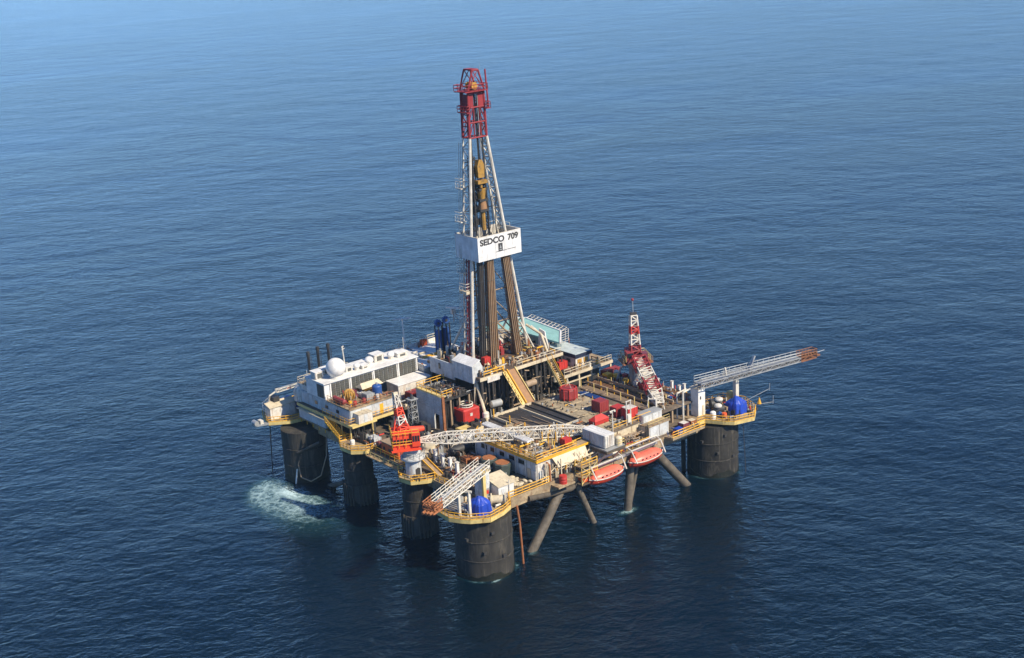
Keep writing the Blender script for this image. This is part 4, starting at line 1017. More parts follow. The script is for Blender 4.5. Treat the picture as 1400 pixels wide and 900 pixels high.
MB().path([(40, 45.0, 26.2), (36, 45.6, 24.8), (33.6, 45.4, 20.6), (31.6, 45.0, 16.2)], .28, 8).build('bent_pipe', 'cream', aw, smooth=True)
MB().path([(40, 46.4, 25.6), (35.6, 46.6, 23.6), (32.6, 46.0, 17.6)], .2, 8).build('bent_pipe', 'steelwhite', aw, smooth=True)
MB().add([(38.5, 46.8, 21.5), (35.4, 46.8, 21.5), (36.2, 46.8, 25.0), (38.0, 46.8, 25.4), (38.5, 47, 21.5), (35.4, 47, 21.5), (36.2, 47, 25.0), (38.0, 47, 25.4)], [(0, 1, 2, 3), (7, 6, 5, 4), (0, 4, 5, 1), (1, 5, 6, 2), (2, 6, 7, 3), (3, 7, 4, 0)]).build('shield_plate', 'roofwhite', aw)
MB().cyl(31.4, 45.2, 15.4, 17.4, .8, 12, .7).build('drum_foot', 'cream', aw, smooth=True)
crate('red_cabinet', 'bright red cabinet on the raised platform left of the navy edged cabin', 'cabinet', 31.2, 46.6, 17.8, 1.6, 2.2, 1.7, 'red')
rd = thing('radar_scanner', 'white radar bar on a bracket sticking out left of the derrick leg', 'radar', (44.6, 29.3, 29.6))
MB().tube((41.6, 29.8, 31.2), (44.8, 29.3, 31.4), .13, 6).tube((44.6, 29.3, 29.6), (44.6, 29.3, 32.6), .13, 6).tube((41.8, 29.8, 29.4), (44.5, 29.3, 31.2), .1, 6).build('bracket', 'galv', rd)
MB().beam((45.6, 28.2, 32.9), (43.6, 30.3, 32.6), .35, .4).build('scanner_bar', 'roofwhite', rd)
boxf(44.2, 45.0, 28.9, 29.7, 31.4, 32.4).build('gearbox', 'white', rd)

# ------------------------------------------------------------------ front house and pipe deck
fh = thing('front_house', 'long white house with small dark windows and a yellow railed roof near the front edge', 'deckhouse', (9, 17, Z))
fb = boxf(.8, 18.2, 13.2, 22.2, Z + .01, 15.8).build('body', 'white', fh)
boxf(.5, 18.4, 12.8, 22.25, 15.8, 16.07).build('roof_deck', 'walk', fh)
boxf(.5, 2.38, 22.25, 26.0, 15.8, 16.07).build('roof_deck', 'walk', fh)
for k in range(6): boxf(1.0 + k * 2.9, 3.75 + k * 2.9, 13.1, 13.2, 12.15, 15.7).build('wall_panel', 'bluewhite', fh)
for k in range(5): boxf(4.3 + k * 2.7, 5.9 + k * 2.7, 13.02, 13.12, 14.3, 15.1).build('window', 'glass', fb)
for k in range(5): MB().box(4.2 + k * 2.7, 6.0 + k * 2.7, 13.0, 13.1, 14.2, 14.28).box(4.2 + k * 2.7, 6.0 + k * 2.7, 13.0, 13.1, 15.12, 15.2).build('window_frame', 'grey', fb, kind='stuff')
for k in range(7): MB().cyl(.9 + k * 2.9, 12.95, Z, 15.8, .12, 6).build('pilaster', 'white', fh)
boxf(2.6, 3.5, 13.0, 13.12, 12.1, 14.0).build('door', 'cream', fh)
boxf(1.2, 2.0, 13.0, 13.12, 12.1, 13.9).build('door', 'bluewhite', fh)
MB().rail([(18.2, 12.9, 16.07), (.6, 12.9, 16.07), (.6, 22.6, 16.07)], r=.08, bars=(.12, .62, 1.15)).build('railing', 'yellow', fh)
MB().beam((.45, 12.75, 15.9), (18.4, 12.75, 15.9), .1, .4).beam((.45, 12.75, 15.9), (.45, 25.9, 15.9), .1, .4).build('roof_edge', 'yellow', fh)
MB().add([(.35, 16.4, 15.7), (.35, 24.6, 15.7), (-.7, 24.4, 14.0), (-.7, 17.0, 14.0), (.5, 16.4, 15.7), (.5, 24.6, 15.7), (-.5, 24.4, 13.9), (-.5, 17.0, 13.9)],
   [(0, 1, 2, 3), (7, 6, 5, 4), (0, 4, 5, 1), (1, 5, 6, 2), (2, 6, 7, 3), (3, 7, 4, 0)]).build('awning', 'cream', fh)
for a in (16.6, 18.8, 21.0, 23.4): MB().path([(-.7, a, 14.0), (-.5, a, 13), (.7, a, 12.6)], .12, 6).build('awning_strut', 'yellow', fh)
for a, b, mm in ((13.6, 15.6, 'bluewhite'), (16.2, 17.6, 'green'), (18.4, 19.6, 'white'), (20.0, 21.6, 'bluewhite')): boxf(.7, .8, a, b, 12.2, 13.9).build('wall_panel', mm, fh)
m = MB(); rnd = random.Random(21)
for k in range(40):
    b = rnd.uniform(13.4, 31); a = rnd.uniform(-.8, .6); m.tube((a, b, 12.05), (a, b, rnd.uniform(13, 15.6)), rnd.uniform(.05, .14), 5)
for k in range(24):
    b = rnd.uniform(13, 28); a = rnd.uniform(-.9, .6); m.tube((a, b, rnd.uniform(12.2, 15)), (a, b + rnd.uniform(1.5, 5), rnd.uniform(12.2, 15)), rnd.uniform(.06, .2), 6)
m.build('wall_pipework', 'cream', fh, kind='stuff')
MB().path([(-.6, 14.9, 11.2), (-.6, 14.9, 15.0), (.2, 14.9, 15.4)], .2, 8).build('drain_pipe', 'rust', fh, smooth=True)
sc_ = thing('scaffold_tower', 'untidy yellow scaffold platforms hanging beside the left lifeboat', 'scaffold', (-.8, 23.6, 11))
for z_ in (11.2, 13.2):
    boxf(-2.8, -.9, 20.6, 24.6, z_, z_ + .12).build('scaffold_deck', 'walk', sc_)
    MB().rail([(-1, 20.6, z_ + .1), (-2.8, 20.6, z_ + .1), (-2.8, 24.6, z_ + .1)], sp=1.2, r=.07).build('railing', 'yellow', sc_)
m = MB()
for a in (-2.7, -1):
    for b in (20.7, 22.6, 24.5): m.tube((a, b, 9.8), (a, b, 14.6), .09, 5)
m.tube((-2.7, 20.7, 10), (-2.7, 24.5, 13.4), .07, 5).tube((-2.7, 24.5, 10.2), (-2.7, 20.7, 13.4), .07, 5)
m.build('poles', 'paleyellow', sc_)
crate('orange_locker', 'orange locker under the yellow scaffold beside the left lifeboat', 'locker', -1.7, 22.0, 9.9, 1.2, 1.3, 1.2, 'orange')
boxf(-2.8, -.9, 20.6, 24.6, 9.7, 9.88).build('scaffold_deck', 'girder', sc_)

pd_ = thing('pipe_deck', 'broad pipe deck of timber mats and pipe racks in front of the drill floor', 'deck', (14, 35, Z))
boxf(2.4, 25.6, 22.3, 58.2, 14.9, 15.22).build('deck_plate', 'deck', pd_)
boxf(2.6, 25.4, 22.4, 44, Z + .02, 14.9).build('store_walls', 'cream', pd_)
m = MB()
for a in (3, 9, 15, 21, 25):
    for b in (46, 50.5, 55, 57.8): m.box(a - .2, a + .2, b - .2, b + .2, Z, 14.9)
m.build('support_posts', 'tanpipe', pd_, kind='stuff')
for k in range(7):
    a = 3.0 + k * 3.12
    boxf(a, a + 2.80, 33.1, 43.0, 15.24, 15.42 + .03 * (k % 2)).build('timber_mat', 'wood', pd_)
    m = MB()
    for j in range(1, 7): m.box(a + j * .42 - .02, a + j * .42 + .02, 33.1, 43, 15.42, 15.46 + .03 * (k % 2))
    m.build('mat_joint', 'girder', pd_)
# sunk rack with pipes
for p_, q_ in (((25.0, 22.6, 15.5), (25.0, 32.8, 15.5)), ((11.0, 22.6, 15.5), (11.0, 32.8, 15.5)), ((25, 22.6, 15.5), (11, 22.6, 15.5)), ((25, 29.3, 15.5), (11, 29.3, 15.5)), ((25, 32.9, 15.55), (11, 32.9, 15.55)), ((25, 31.1, 15.45), (11, 31.1, 15.45))):
    MB().beam(p_, q_, .26, .5).build('rack_beam', 'cream' if p_[1] < 30 or p_[1] != q_[1] else 'dark', pd_)
def rack(label, u0, u1, v0, v1, z, mat, r=.12, seed=1, jit=.15):
    t = thing('racked_pipes', label, 'pipes', ((u0 + u1) / 2, (v0 + v1) / 2, z), 'pipes lying on the pipe deck')
    m = MB(); n = int((v1 - v0) / (2.15 * r)); rnd = random.Random(seed)
    for k in range(n):
        v = v0 + (k + .5) * (v1 - v0) / n; m.tube((u0 + rnd.uniform(0, jit * 3), v, z + r), (u1 - rnd.uniform(0, jit * 3), v, z + r + rnd.uniform(0, .02)), r, 7)
    m.build('pipes', mat, t, kind='stuff', smooth=True)
    return t
rack('broad dark mat of drill pipes filling the left rack of the pipe deck', 11.2, 24.8, 22.9, 29.1, 15.24, 'darkpipe', .12, 1)
rack('dark row of drill pipes in the narrow rack beside the timber mats', 11.2, 24.8, 31.3, 32.7, 15.24, 'darkpipe', .13, 2)
rack('dark row of drill pipes at the foot of the brown pipe ramp', 11.2, 24.8, 29.5, 30.9, 15.24, 'darkpipe', .13, 3)
rack('short blue pipes lying right of the first red basket', 15.5, 22.5, 43.2, 44.8, 15.24, 'blueeq', .2, 4)
rack('tan casing pipes along the middle of the right pipe bay', 4.6, 24.4, 45.4, 47.4, 15.24, 'tanpipe', .22, 5)
rack('brown casing pipes stacked along the rail of the right pipe bay', 4.2, 25.2, 48.3, 50.6, 15.24, 'brownpipe', .25, 6)
rack('outermost tan pipes along the right pipe bay before the red crane', 6.0, 24.0, 51.4, 52.8, 15.24, 'tanpipe', .2, 7)
rack('brown pipes on the outer walkway behind the white posts', 2.2, 15.5, 56.0, 58.0, 15.24, 'brownpipe', .2, 8)
t = rack('bright white bundle of long pipes lying on the front house roof', 6.0, 19.8, 15.6, 17.3, 17.2, 'roofwhite', .19, 9)
m = MB()
for a in (7.5, 12.5, 17.6): m.beam((a, 15.3, 17.08), (a, 17.6, 17.08), .22, .22).tube((a, 15.5, 16.07), (a, 15.5, 17), .1, 6).tube((a, 17.4, 16.07), (a, 17.4, 17), .1, 6)
m.build('rack_stand', 'steelwhite', t)
for a in (46.0, 48.0, 51.0):
    m = MB()
    for k in range(6): m.cyl(5 + k * 3.9, a, 15.22, 17.2, .1, 6)
    m.build('stanchions', 'yellow' if a == 48.0 else 'paleyellow', pd_, kind='stuff')
MB().beam((3, 47.9, 16.1), (25, 47.9, 16.1), .3, .4).build('rack_beam', 'tanpipe', pd_); MB().beam((3, 51.0, 16.3), (25, 51.0, 16.3), .3, .45).build('rack_beam', 'tanpipe', pd_)
MB().rail([(2.5, 22.4, 15.22), (2.5, 25.6, 15.22)], r=.06).build('railing', 'yellow', pd_)
MB().rail([(2.5, 34, 15.22), (2.5, 44, 15.22)], r=.06).build('railing', 'yellow', pd_)
m = MB()
for k in range(9):
    m.cyl(10 + (k % 3) * 2.4 - 8 + k * .2, 18.5 + k * .8, 16.07, 17.9 + (k % 2) * .5, .1, 6)
m.build('yellow_stanchions', 'yellow', fh, kind='stuff')
MB().cyl(24.4, 22.5, 15.3, 17.3, .12, 6).cyl(19.5, 22.5, 15.3, 17.2, .12, 6).cyl(15, 22.5, 15.3, 17.0, .12, 6).build('stanchions', 'yellow', pd_, kind='stuff')
# red baskets and boxes on the pipe deck
t = thing('red_basket', 'round pink red cuttings basket at the drill floor end of the timber mats', 'basket', (21.3, 39.6, 15.46))
MB().lathe(21.3, 39.6, [(1.55, 15.5), (1.8, 16.0), (1.8, 17.6), (1.6, 17.8)], 10).build('body', 'darkred', t)
m = MB()
for k in range(10):
    a = 2 * math.pi * k / 10; m.tube((21.3 + 1.82 * math.cos(a), 39.6 + 1.82 * math.sin(a), 15.6), (21.3 + 1.82 * math.cos(a), 39.6 + 1.82 * math.sin(a), 17.9), .09, 5)
m.path([(21.3 + 1.6 * math.cos(2 * math.pi * k / 10), 39.6 + 1.6 * math.sin(2 * math.pi * k / 10), 17.95) for k in range(11)], .1, 5)
m.build('frame', 'red', t); MB().tube((20.4, 39.6, 17.9), (21.3, 39.6, 19.6), .05, 4).tube((22.2, 39.6, 17.9), (21.3, 39.6, 19.6), .05, 4).build('sling', 'steelwhite', t)
crate('red_crate', 'dull red slatted crate in the middle of the timber mats', 'crate', 11.7, 39.3, 15.46, 2.3, 2.3, 2.2, 'darkred', ribs=5)
crate('red_crate', 'bright red tall container with a white patched lid at the front of the timber mats', 'container', 4.6, 40.3, 15.46, 2.0, 2.4, 2.3, 'red', 'white')
crate('red_crate', 'dull red container standing behind the bright red tall one', 'container', 7.2, 39.6, 15.46, 1.8, 2.2, 2.0, 'darkred', 'red')
t = thing('gabled_locker', 'low bright red locker with a gabled lid on the timber mats', 'locker', (7.2, 34.4, 15.46))
boxf(6.3, 8.1, 32.8, 36.4, 15.5, 16.3).build('body', 'red', t)
MB().add([(6.2, 32.7, 16.3), (8.2, 32.7, 16.3), (8.2, 36.5, 16.3), (6.2, 36.5, 16.3), (7.2, 33.6, 17.2), (7.2, 35.4, 17.2)], [(0, 1, 4), (1, 2, 5, 4), (2, 3, 5), (3, 0, 4, 5), (3, 2, 1, 0)]).build('lid', 'red', t)
crate('red_box', 'small red box on the yellow railed roof of the front house', 'box', 2.2, 21.5, 16.07, 1.3, 1.6, 1.5, 'red')
crate('red_container', 'red container at the foot of the far red and white crane', 'container', 13.2, 53.8, 15.22, 2.0, 2.6, 2.0, 'red')
crate('red_skid', 'long dull red skid box behind the right pipe bay', 'skid', 26.2, 56.2, 15.22, 1.6, 4.2, 1.3, 'darkred')
cl = [('yellow_drum', 'drum', 22.6, 54.2, 'yellow', 'yellow drum at the left of the clutter behind the right pipe bay'), ('yellow_drum', 'drum', 19.0, 53.6, 'yellow', 'yellow drum nearest the far crane in the clutter'),
      ('white_drum', 'drum', 23.8, 55.6, 'white', 'white drum at the left of the clutter behind the right pipe bay'), ('white_drum', 'drum', 16.0, 53.6, 'white', 'white drum beside the far crane pedestal'), ('red_drum', 'drum', 21.2, 55.6, 'red', 'red drum in the middle of the clutter behind the right pipe bay')]
for n_, c_, a, b, mt, lab in cl: drum(n_, lab, c_, a, b, 15.22, .6, 1.4, mt, 'drums behind the right pipe bay', dome=mt == 'white')
crate('yellow_crate', 'yellow crate in the clutter behind the right pipe bay', 'crate', 24.4, 53.6, 15.22, 1.5, 1.5, 1.3, 'yellow')
crate('white_crate', 'white crate in the clutter behind the right pipe bay', 'crate', 20.6, 57.0, 15.22, 1.4, 1.8, 1.3, 'white')

# white container on its outboard platform
ct = thing('white_container', 'white cargo container with a ribbed side on a platform above the lifeboats', 'container', (-.4, 27.3, 15.5))
boxf(-3.35, 2.6, 26.1, 28.5, 15.62, 17.95).build('body', 'bluewhite', ct)
boxf(-3.4, 2.65, 26.05, 28.55, 17.95, 18.08).build('roof', 'roofwhite', ct)
for k in range(14): boxf(-3.2 + k * .42, -3.05 + k * .42, 26.02, 26.1, 15.7, 17.9).build('side_rib', 'bluewhite', ct)
for k in range(2): boxf(-3.43, -3.35, 26.2 + k * 1.15, 27.25 + k * 1.15, 15.7, 17.85).build('door_leaf', 'white', ct)
MB().beam((-3.45, 26.7, 15.8), (-3.45, 26.7, 17.8), .08).beam((-3.45, 27.8, 15.8), (-3.45, 27.8, 17.8), .08).build('lock_bars', 'galv', ct)
for k in range(3): boxf(-3.3, 2.6, 26.3 + k * .9, 26.4 + k * .9, 18.08, 18.12).build('roof_rib', 'roofwhite', ct)
cp = thing('outboard_platform', 'small steel platform carrying the white container beyond the deck edge', 'platform', (-1, 28, 11.4))
boxf(-4.2, 2.38, 25.7, 30.4, 15.2, 15.5).build('floor_plate', 'galv', cp)
MB().beam((2, 25.7, 15.0), (-4.2, 25.7, 15.0), .2, .5).beam((-4.2, 25.6, 15.1), (-4.2, 30.4, 15.1), .2, .5).build('edge_beam', 'girder', cp)
m = MB()
for b in (26, 30): m.tube((-4, b, 15), (-.9, b, 11.6), .16, 6).tube((-3.9, b, 15.1), (-.7, b, 15.1), .12, 6)
m.build('knee_brace', 'cream', cp)
MB().rail([(-4.15, 28.7, 15.5), (-4.15, 30.3, 15.5), (-1, 30.3, 15.5)], r=.06).build('railing', 'paleyellow', cp)
drum('cream_tank', 'small cream tank at the outer end of the white container', 'tank', -3.4, 29.5, 15.5, .7, 1.3, 'cream', dome=True)
t = thing('lamp_mast', 'tall thin white lamp mast between the white container and the red boxes', 'mast', (.2, 31.6, 12))
MB().tube((.2, 31.6, 12), (.2, 31.6, 20.6), .1, 6).build('pole', 'steelwhite', t); MB().beam((.2, 30.9, 20.6), (.2, 32.3, 20.6), .12).beam((.2, 31.0, 20.4), (.2, 31.3, 20.4), .3).beam((.2, 32.0, 20.4), (.2, 32.3, 20.4), .3).build('lamp_bar', 'steelwhite', t)
t = thing('lamp_mast', 'white lamp mast with a rectangular frame beside the bright red tall container', 'mast', (2.6, 37.6, 15.22))
MB().tube((2.6, 37.6, 15.22), (2.6, 37.6, 20.2), .12, 6).tube((2.6, 38.7, 15.22), (2.6, 38.7, 20.2), .12, 6).build('pole', 'steelwhite', t); MB().beam((2.6, 37.4, 20.1), (2.6, 38.9, 20.1), .14).beam((2.6, 37.4, 18.6), (2.6, 38.9, 18.6), .12).box(2.3, 2.8, 37.7, 38.6, 15.8, 17.4).build('lamp_bar', 'steelwhite', t)
# right front white tank house
tk = thing('stepped_tank_house', 'two stepped white box tanks at the right front edge', 'tank house', (2.5, 43.4, Z))
boxf(-.2, 3.0, 40.8, 46.2, Z + .02, 14.6).build('lower_tank', 'white', tk)
boxf(1.8, 3.8, 41.2, 46.4, 14.62, 16.2).build('upper_tank', 'roofwhite', tk)
for k in range(2): boxf(-.3, -.2, 41 + k * 2.6, 43.4 + k * 2.6, 12.2, 14.5).build('wall_panel', 'bluewhite', tk)
for k in range(2): boxf(1.7, 1.8, 41.3 + k * 2.55, 43.7 + k * 2.55, 14.8, 16.1).build('wall_panel', 'bluewhite', tk)
boxf(-.4, 1.8, 40.4, 46.4, 14.6, 14.75).build('ledge', 'walk', tk)
MB().rail([(-.3, 40.5, 14.75), (-.3, 46.3, 14.75)], r=.05).build('railing', 'paleyellow', tk)
boxf(1.7, 4.0, 41.0, 46.6, 16.2, 16.32).build('roof', 'grey', tk)
for b in (40.0, 40.5): MB().cyl(-.2, b, Z, 15.2, .14, 6).build('vent_pipe', 'dark', tk)

# ------------------------------------------------------------------ lifeboats in davits
def lifeboat(u, v, z, label):
    t = thing('lifeboat', label, 'lifeboat', (u, v, z), 'enclosed lifeboats hanging in davits')
    n = 15; sec = []
    hull_v, can_v = [], []
    for k in range(n):
        f = k / (n - 1) * 2 - 1; L = 4.45 * f
        wd = 1.5 * max(.03, 1 - abs(f) ** 2.6) ** .6
        sheer = .30 * f * f
        keel = .25 + .75 * abs(f) ** 3
        hull_v.append([(u - wd, v + L, z + 1.25 + sheer), (u - wd * .92, v + L * .985, z + .7 + keel * .25), (u - wd * .5, v + L * .95, z + keel * .62), (u, v + L * .93, z + keel * .45), (u + wd * .5, v + L * .95, z + keel * .62), (u + wd * .92, v + L * .985, z + .7 + keel * .25), (u + wd, v + L, z + 1.25 + sheer)])
        top = 1.25 + 1.25 * max(0, 1 - abs(f) ** 4) ** .5
        w2 = wd * .96
        can_v.append([(u - w2, v + L * .97, z + 1.27 + sheer), (u - w2 * .85, v + L * .95, z + 1.27 + sheer * .6 + (top - 1.25) * .6), (u - w2 * .4, v + L * .93, z + max(top, 1.3 + sheer * .5)), (u + w2 * .4, v + L * .93, z + max(top, 1.3 + sheer * .5)), (u + w2 * .85, v + L * .95, z + 1.27 + sheer * .6 + (top - 1.25) * .6), (u + w2, v + L * .97, z + 1.27 + sheer)])
    def skin(rows, name, mat):
        m = MB(); c = len(rows[0]); vs = [p for r_ in rows for p in r_]
        fs = [(i * c + j, i * c + j + 1, (i + 1) * c + j + 1, (i + 1) * c + j) for i in range(len(rows) - 1) for j in range(c - 1)]
        fs += [tuple(range(c)), tuple(range((len(rows) - 1) * c, len(rows) * c)), ]
        return m.add(vs, fs).build(name, mat, t, smooth=True)
    skin(hull_v, 'hull', 'boathull'); cnp = skin(can_v, 'canopy', 'boat')
    for sgn in (-1, 1):
        MB().path([(u + sgn * abs(r_[0][0] - u) * 1.03, r_[0][1], r_[0][2] + .05) for r_ in hull_v], .1, 5).build('fender_strake', 'steelwhite', t)
    boxf(u - .55, u + .55, v - 3.2, v - 2.1, z + 2.35, z + 3.0).build('steering_dome', 'boat', t)
    for k in range(5): boxf(u - 1.33, u - 1.25, v - 2.2 + k * 1.0, v - 1.8 + k * 1.0, z + 1.62, z + 1.88).build('window', 'glass', cnp)
    return t
LB = lifeboat(-2.55, 26.9, 8.75, 'left enclosed orange lifeboat hanging below the white container')
dup(LB, (-2.55, 37.3, 8.95), 'right enclosed orange lifeboat hanging left of the stepped white tanks')
def davit(u, v, z, label):
    t = thing('davit', label, 'davit', (u, v, 12), 'lifeboat davits on the front deck edge')
    for s_ in (-3.9, 3.9):
        MB().path([(u + .9, v + s_, 12.0), (u - .6, v + s_, 13.0), (u - 1.9, v + s_, 12.6), (u - 3.3, v + s_ * .97, 10.4)], .13, 6).build('arm', 'steelwhite', t)
        MB().tube((u - 1.7, v + s_ * .85, 12.7), (u - 1.7, v + s_ * .85, 11.0), .05, 4).build('fall_wire', 'galv', t)
    MB().tube((u - .6, v - 4.2, 13.0), (u - .6, v + 4.2, 13.0), .13, 6).tube((u - .1, v - 4.2, 12.5), (u - .1, v + 4.2, 12.5), .1, 6).tube((u - 1.9, v - 3.9, 12.6), (u - 1.9, v + 3.9, 12.6), .09, 6).build('cross_bar', 'steelwhite', t)
    boxf(u + .1, u + .8, v - .6, v + .6, 12.02, 12.9).build('winch', 'galv', t)
    return t
D1 = davit(-.85, 26.9, 12, 'white davit frame holding the left lifeboat')
dup(D1, (-.85, 37.3, 12.15), 'white davit frame holding the right lifeboat')
MB().prism([(-.95, 22), (-1.6, 22), (-1.6, 41.5), (-.95, 41.5)], 11.5, 11.95).build('walkway', 'galv', rig)

# ------------------------------------------------------------------ near left lower deck
def post(u, v, label):
    t = thing('bollard_post', label, 'post', (u, v, Z), 'row of white posts on the lower deck near the crane')
    MB().box(u - .28, u + .28, v - .28, v + .28, Z, 14.5).build('shaft', 'roofwhite', t); boxf(u - .36, u + .36, v - .36, v + .36, 14.5, 14.65).build('cap', 'white', t); boxf(u - .42, u + .42, v - .42, v + .42, Z, 12.15).build('foot', 'grey', t)
for k, (a, b) in enumerate(((21.8, 5.9), (19.1, 5.6), (16.4, 5.3), (13.8, 4.9))):
    post(a, b, ['white post nearest the crane pedestal in the row of four on the lower deck', 'second white post from the crane pedestal in the row of four', 'third white post from the crane pedestal in the row of four', 'last white post of the row of four, closest to the stowed burner boom'][k])
bar = thing('pipe_barrier', 'pale horizontal pipes strung along the row of white posts', 'barrier', (17.8, 5.9, Z))
for hh in (.7, 1.6): MB().path([(21.8, 6.3, Z + hh), (19.1, 6.0, Z + hh), (16.4, 5.7, Z + hh), (13.8, 5.3, Z + hh)], .12, 6).build('bar', 'cream', bar)
MB().cyl(21.0, 6.3, Z, 12.8, .1, 6).cyl(14.6, 5.4, Z, 13.7, .1, 6).build('bar_foot', 'cream', bar)
def octank(u, v, r, h, label):
    t = thing('green_tank', label, 'tank', (u, v, Z), 'dark green tanks beside the front house')
    m = MB().lathe(u, v, [(r, Z), (r, Z + h), (r * .93, Z + h + .12)], 8); m.build('shell', 'green', t)
    MB().lathe(u, v, [(r * .8, Z + h + .12), (r * .78, Z + h + .2)], 8).build('rusty_lid', 'rust', t)
    for zz in (.8, 1.7): MB().lathe(u, v, [(r * 1.03, Z + zz), (r * 1.03, Z + zz + .12)], 8).build('band', 'green', t)
    MB().cyl(u - r * .9, v - .6, Z + .6, Z + .9, .2, 8).build('valve', 'galv', t)
octank(8.2, 11.1, 1.75, 2.2, 'dark green octagonal tank with a rusty lid, nearer the sacks')
octank(11.9, 10.9, 1.65, 2.1, 'dark green octagonal tank with a rusty lid, farther from the sacks')
crate('rusty_bin', 'rust brown bin beside the farther green tank', 'bin', 15.2, 10.8, Z, 1.8, 2.0, 1.2, 'rust')
crate('rusty_bin', 'rust brown bin at the shaded end of the lower deck', 'bin', 17.6, 10.2, Z, 1.6, 1.8, 1.0, 'rust')
rnd = random.Random(17)
for k in range(26):
    a, b = 4.2 + rnd.gauss(0, 1.1), 9.4 + rnd.gauss(0, 1.0); hgt = Z + max(0, .9 - .45 * math.hypot(a - 4.2, b - 9.4)) * rnd.random()
    s_ = MB().sphere(a, b, hgt + .25, .42 + rnd.uniform(-.08, .1), 8, 5, .6).build('sack', 'sack')
    s_.rotation_euler = (rnd.uniform(-.3, .3), rnd.uniform(-.3, .3), rnd.uniform(0, 3)); s_.scale = (1.3, .85, 1)
    tag(s_, 'cream sack in the heap lying between the green tanks and the front rail', 'sack', 'cream sacks heaped on the lower deck')
# drill riser racks / pipes on lower deck
m = MB(); rnd = random.Random(31)
for k in range(46):
    a, b = rnd.uniform(9, 30), rnd.uniform(2, 12.5); z_ = Z + rnd.uniform(.1, 1.0)
    if rnd.random() < .5: m.tube((a, b, z_), (a + rnd.uniform(-3, 3), b + rnd.uniform(-.4, .4), z_ + rnd.uniform(-.05, .05)), rnd.uniform(.07, .2), 6)
    else: m.tube((a, b, z_), (a + rnd.uniform(-.3, .3), b + rnd.uniform(-2, 2), z_), rnd.uniform(.07, .2), 6)
m.build('deck_pipework', 'brownpipe', rig, kind='stuff')
m = MB(); rnd = random.Random(33)
for k in range(40):
    a, b = rnd.uniform(18.5, 33), rnd.uniform(9, 24); h_ = rnd.uniform(.6, 2.2); m.box(a - rnd.uniform(.2, .7), a + rnd.uniform(.2, .7), b - rnd.uniform(.2, .7), b + rnd.uniform(.2, .7), Z, Z + h_)
m.build('deck_machinery', 'dark', rig, kind='stuff')
hcyl('dark_vessel', 'black horizontal vessel in the shade under the crane boom', 'vessel', (21.0, 9.0, 13.3), (21.0, 13.6, 13.3), .85, 'dark')
drum('cream_reel', 'cream cable drum just right of the near crane pedestal', 'drum', 24.0, 4.8, Z, 1.0, 1.7, 'cream')
drum('cream_reel', 'tan squat drum behind the near crane boom foot', 'drum', 26.5, 7.8, Z, 1.3, 1.6, 'sack')
crate('white_crate', 'small white crate below the corner of the mud pit house', 'crate', 29.5, 15.6, Z, 1.5, 1.5, 1.2, 'white')
crate('yellow_crate', 'yellow crate between the mud pit house corner and the ringed tank', 'crate', 29.0, 18.4, Z, 1.8, 2.6, 1.4, 'paleyellow')
crate('yellow_crate', 'cream yellow crate in front of the red ringed tank', 'crate', 27.6, 20.6, Z, 1.6, 2.4, 1.3, 'cream')
crate('white_slab', 'flat white covered skid in front of the red ringed tank', 'skid', 25.6, 16.6, Z, 2.4, 4.0, 1.1, 'bluewhite', 'roofwhite')
MB().prism([(18.5, 18.5), (25.8, 18.5), (28.5, 22.2), (28.5, 28), (25.7, 28), (25.7, 22.2), (18.5, 22.2)], 12.4, 12.55).build('walkway', 'cream', rig)
MB().rail([(28.4, 22.3, 12.55), (25.6, 18.6, 12.55), (18.6, 18.6, 12.55)], r=.08).build('railing', 'yellow', rig)
oh = thing('orange_hut', 'bright orange hut with a round dark porthole beside the near crane', 'hut', (30, 2.6, Z))
MB().box(27.6, 33.2, 1.4, 4.4, Z + .1, 14.4).build('body', 'orange', oh, bevel=.15)
MB().box(27.5, 33.3, 1.3, 4.5, 14.4, 14.6).build('roof', 'tanpipe', oh)
MB().tube((27.66, 2.9, 13.2), (27.5, 2.9, 13.2), .5, 12).build('porthole', 'dark', oh)
for k in range(3): MB().tube((28.6 + k * 1.8, 1.45, 13.3), (28.6 + k * 1.8, 1.3, 13.3), .35, 10).build('porthole', 'dark', oh)
MB().box(27.8, 33, 1.5, 4.3, Z, 12.12).build('skid', 'dark', oh)
crate('blue_grey_unit', 'pale equipment skid in the shade under the quarters block', 'skid', 38.8, 3.6, Z, 2.2, 1.6, 1.2, 'bluewhite')
crate('purple_unit', 'maroon skid unit between the orange hut and the column platform', 'skid', 35.6, 3.4, Z, 1.8, 1.8, 1.1, 'purple')
crate('tan_unit', 'tan skid unit in the open deck behind the orange hut', 'skid', 34.2, 7.0, Z, 2.2, 2.6, 1.3, 'tanpipe')
drum('white_buoy', 'white drum on the yellow railed platform of the second column', 'drum', 40.6, -.4, 12.1, .5, 1.0, 'white', dome=True)
m = MB(); rnd = random.Random(41)
for k in range(50):
    a, b = rnd.uniform(33, 60), rnd.uniform(1.6, 15); h_ = rnd.uniform(.8, 2.6); m.box(a - rnd.uniform(.2, .8), a + rnd.uniform(.2, .8), b - .4, b + .4, Z, Z + h_)
for k in range(40):
    a, b = rnd.uniform(36, 60), rnd.uniform(1.4, 3); m.tube((a, b, Z), (a, b, 15.1), rnd.uniform(.05, .12), 5)
m.build('under_quarters_machinery', 'dark', rig, kind='stuff')
lw = thing('side_gangway', 'pale side gangway with a sloping roof below the left quarters wall', 'gangway', (56, .4, Z))
boxf(50.5, 60.6, -.2, 1.1, 12.9, 14.6).build('body', 'bluewhite', lw)
MB().beam((50.2, .4, 14.8), (61, .4, 14.8), 1.9, .15).build('roof', 'cream', lw)
m = MB()
for k in range(5): m.tube((51 + k * 2.3, -.1, Z - .2), (51 + k * 2.3, -.1, 12.9), .1, 5)
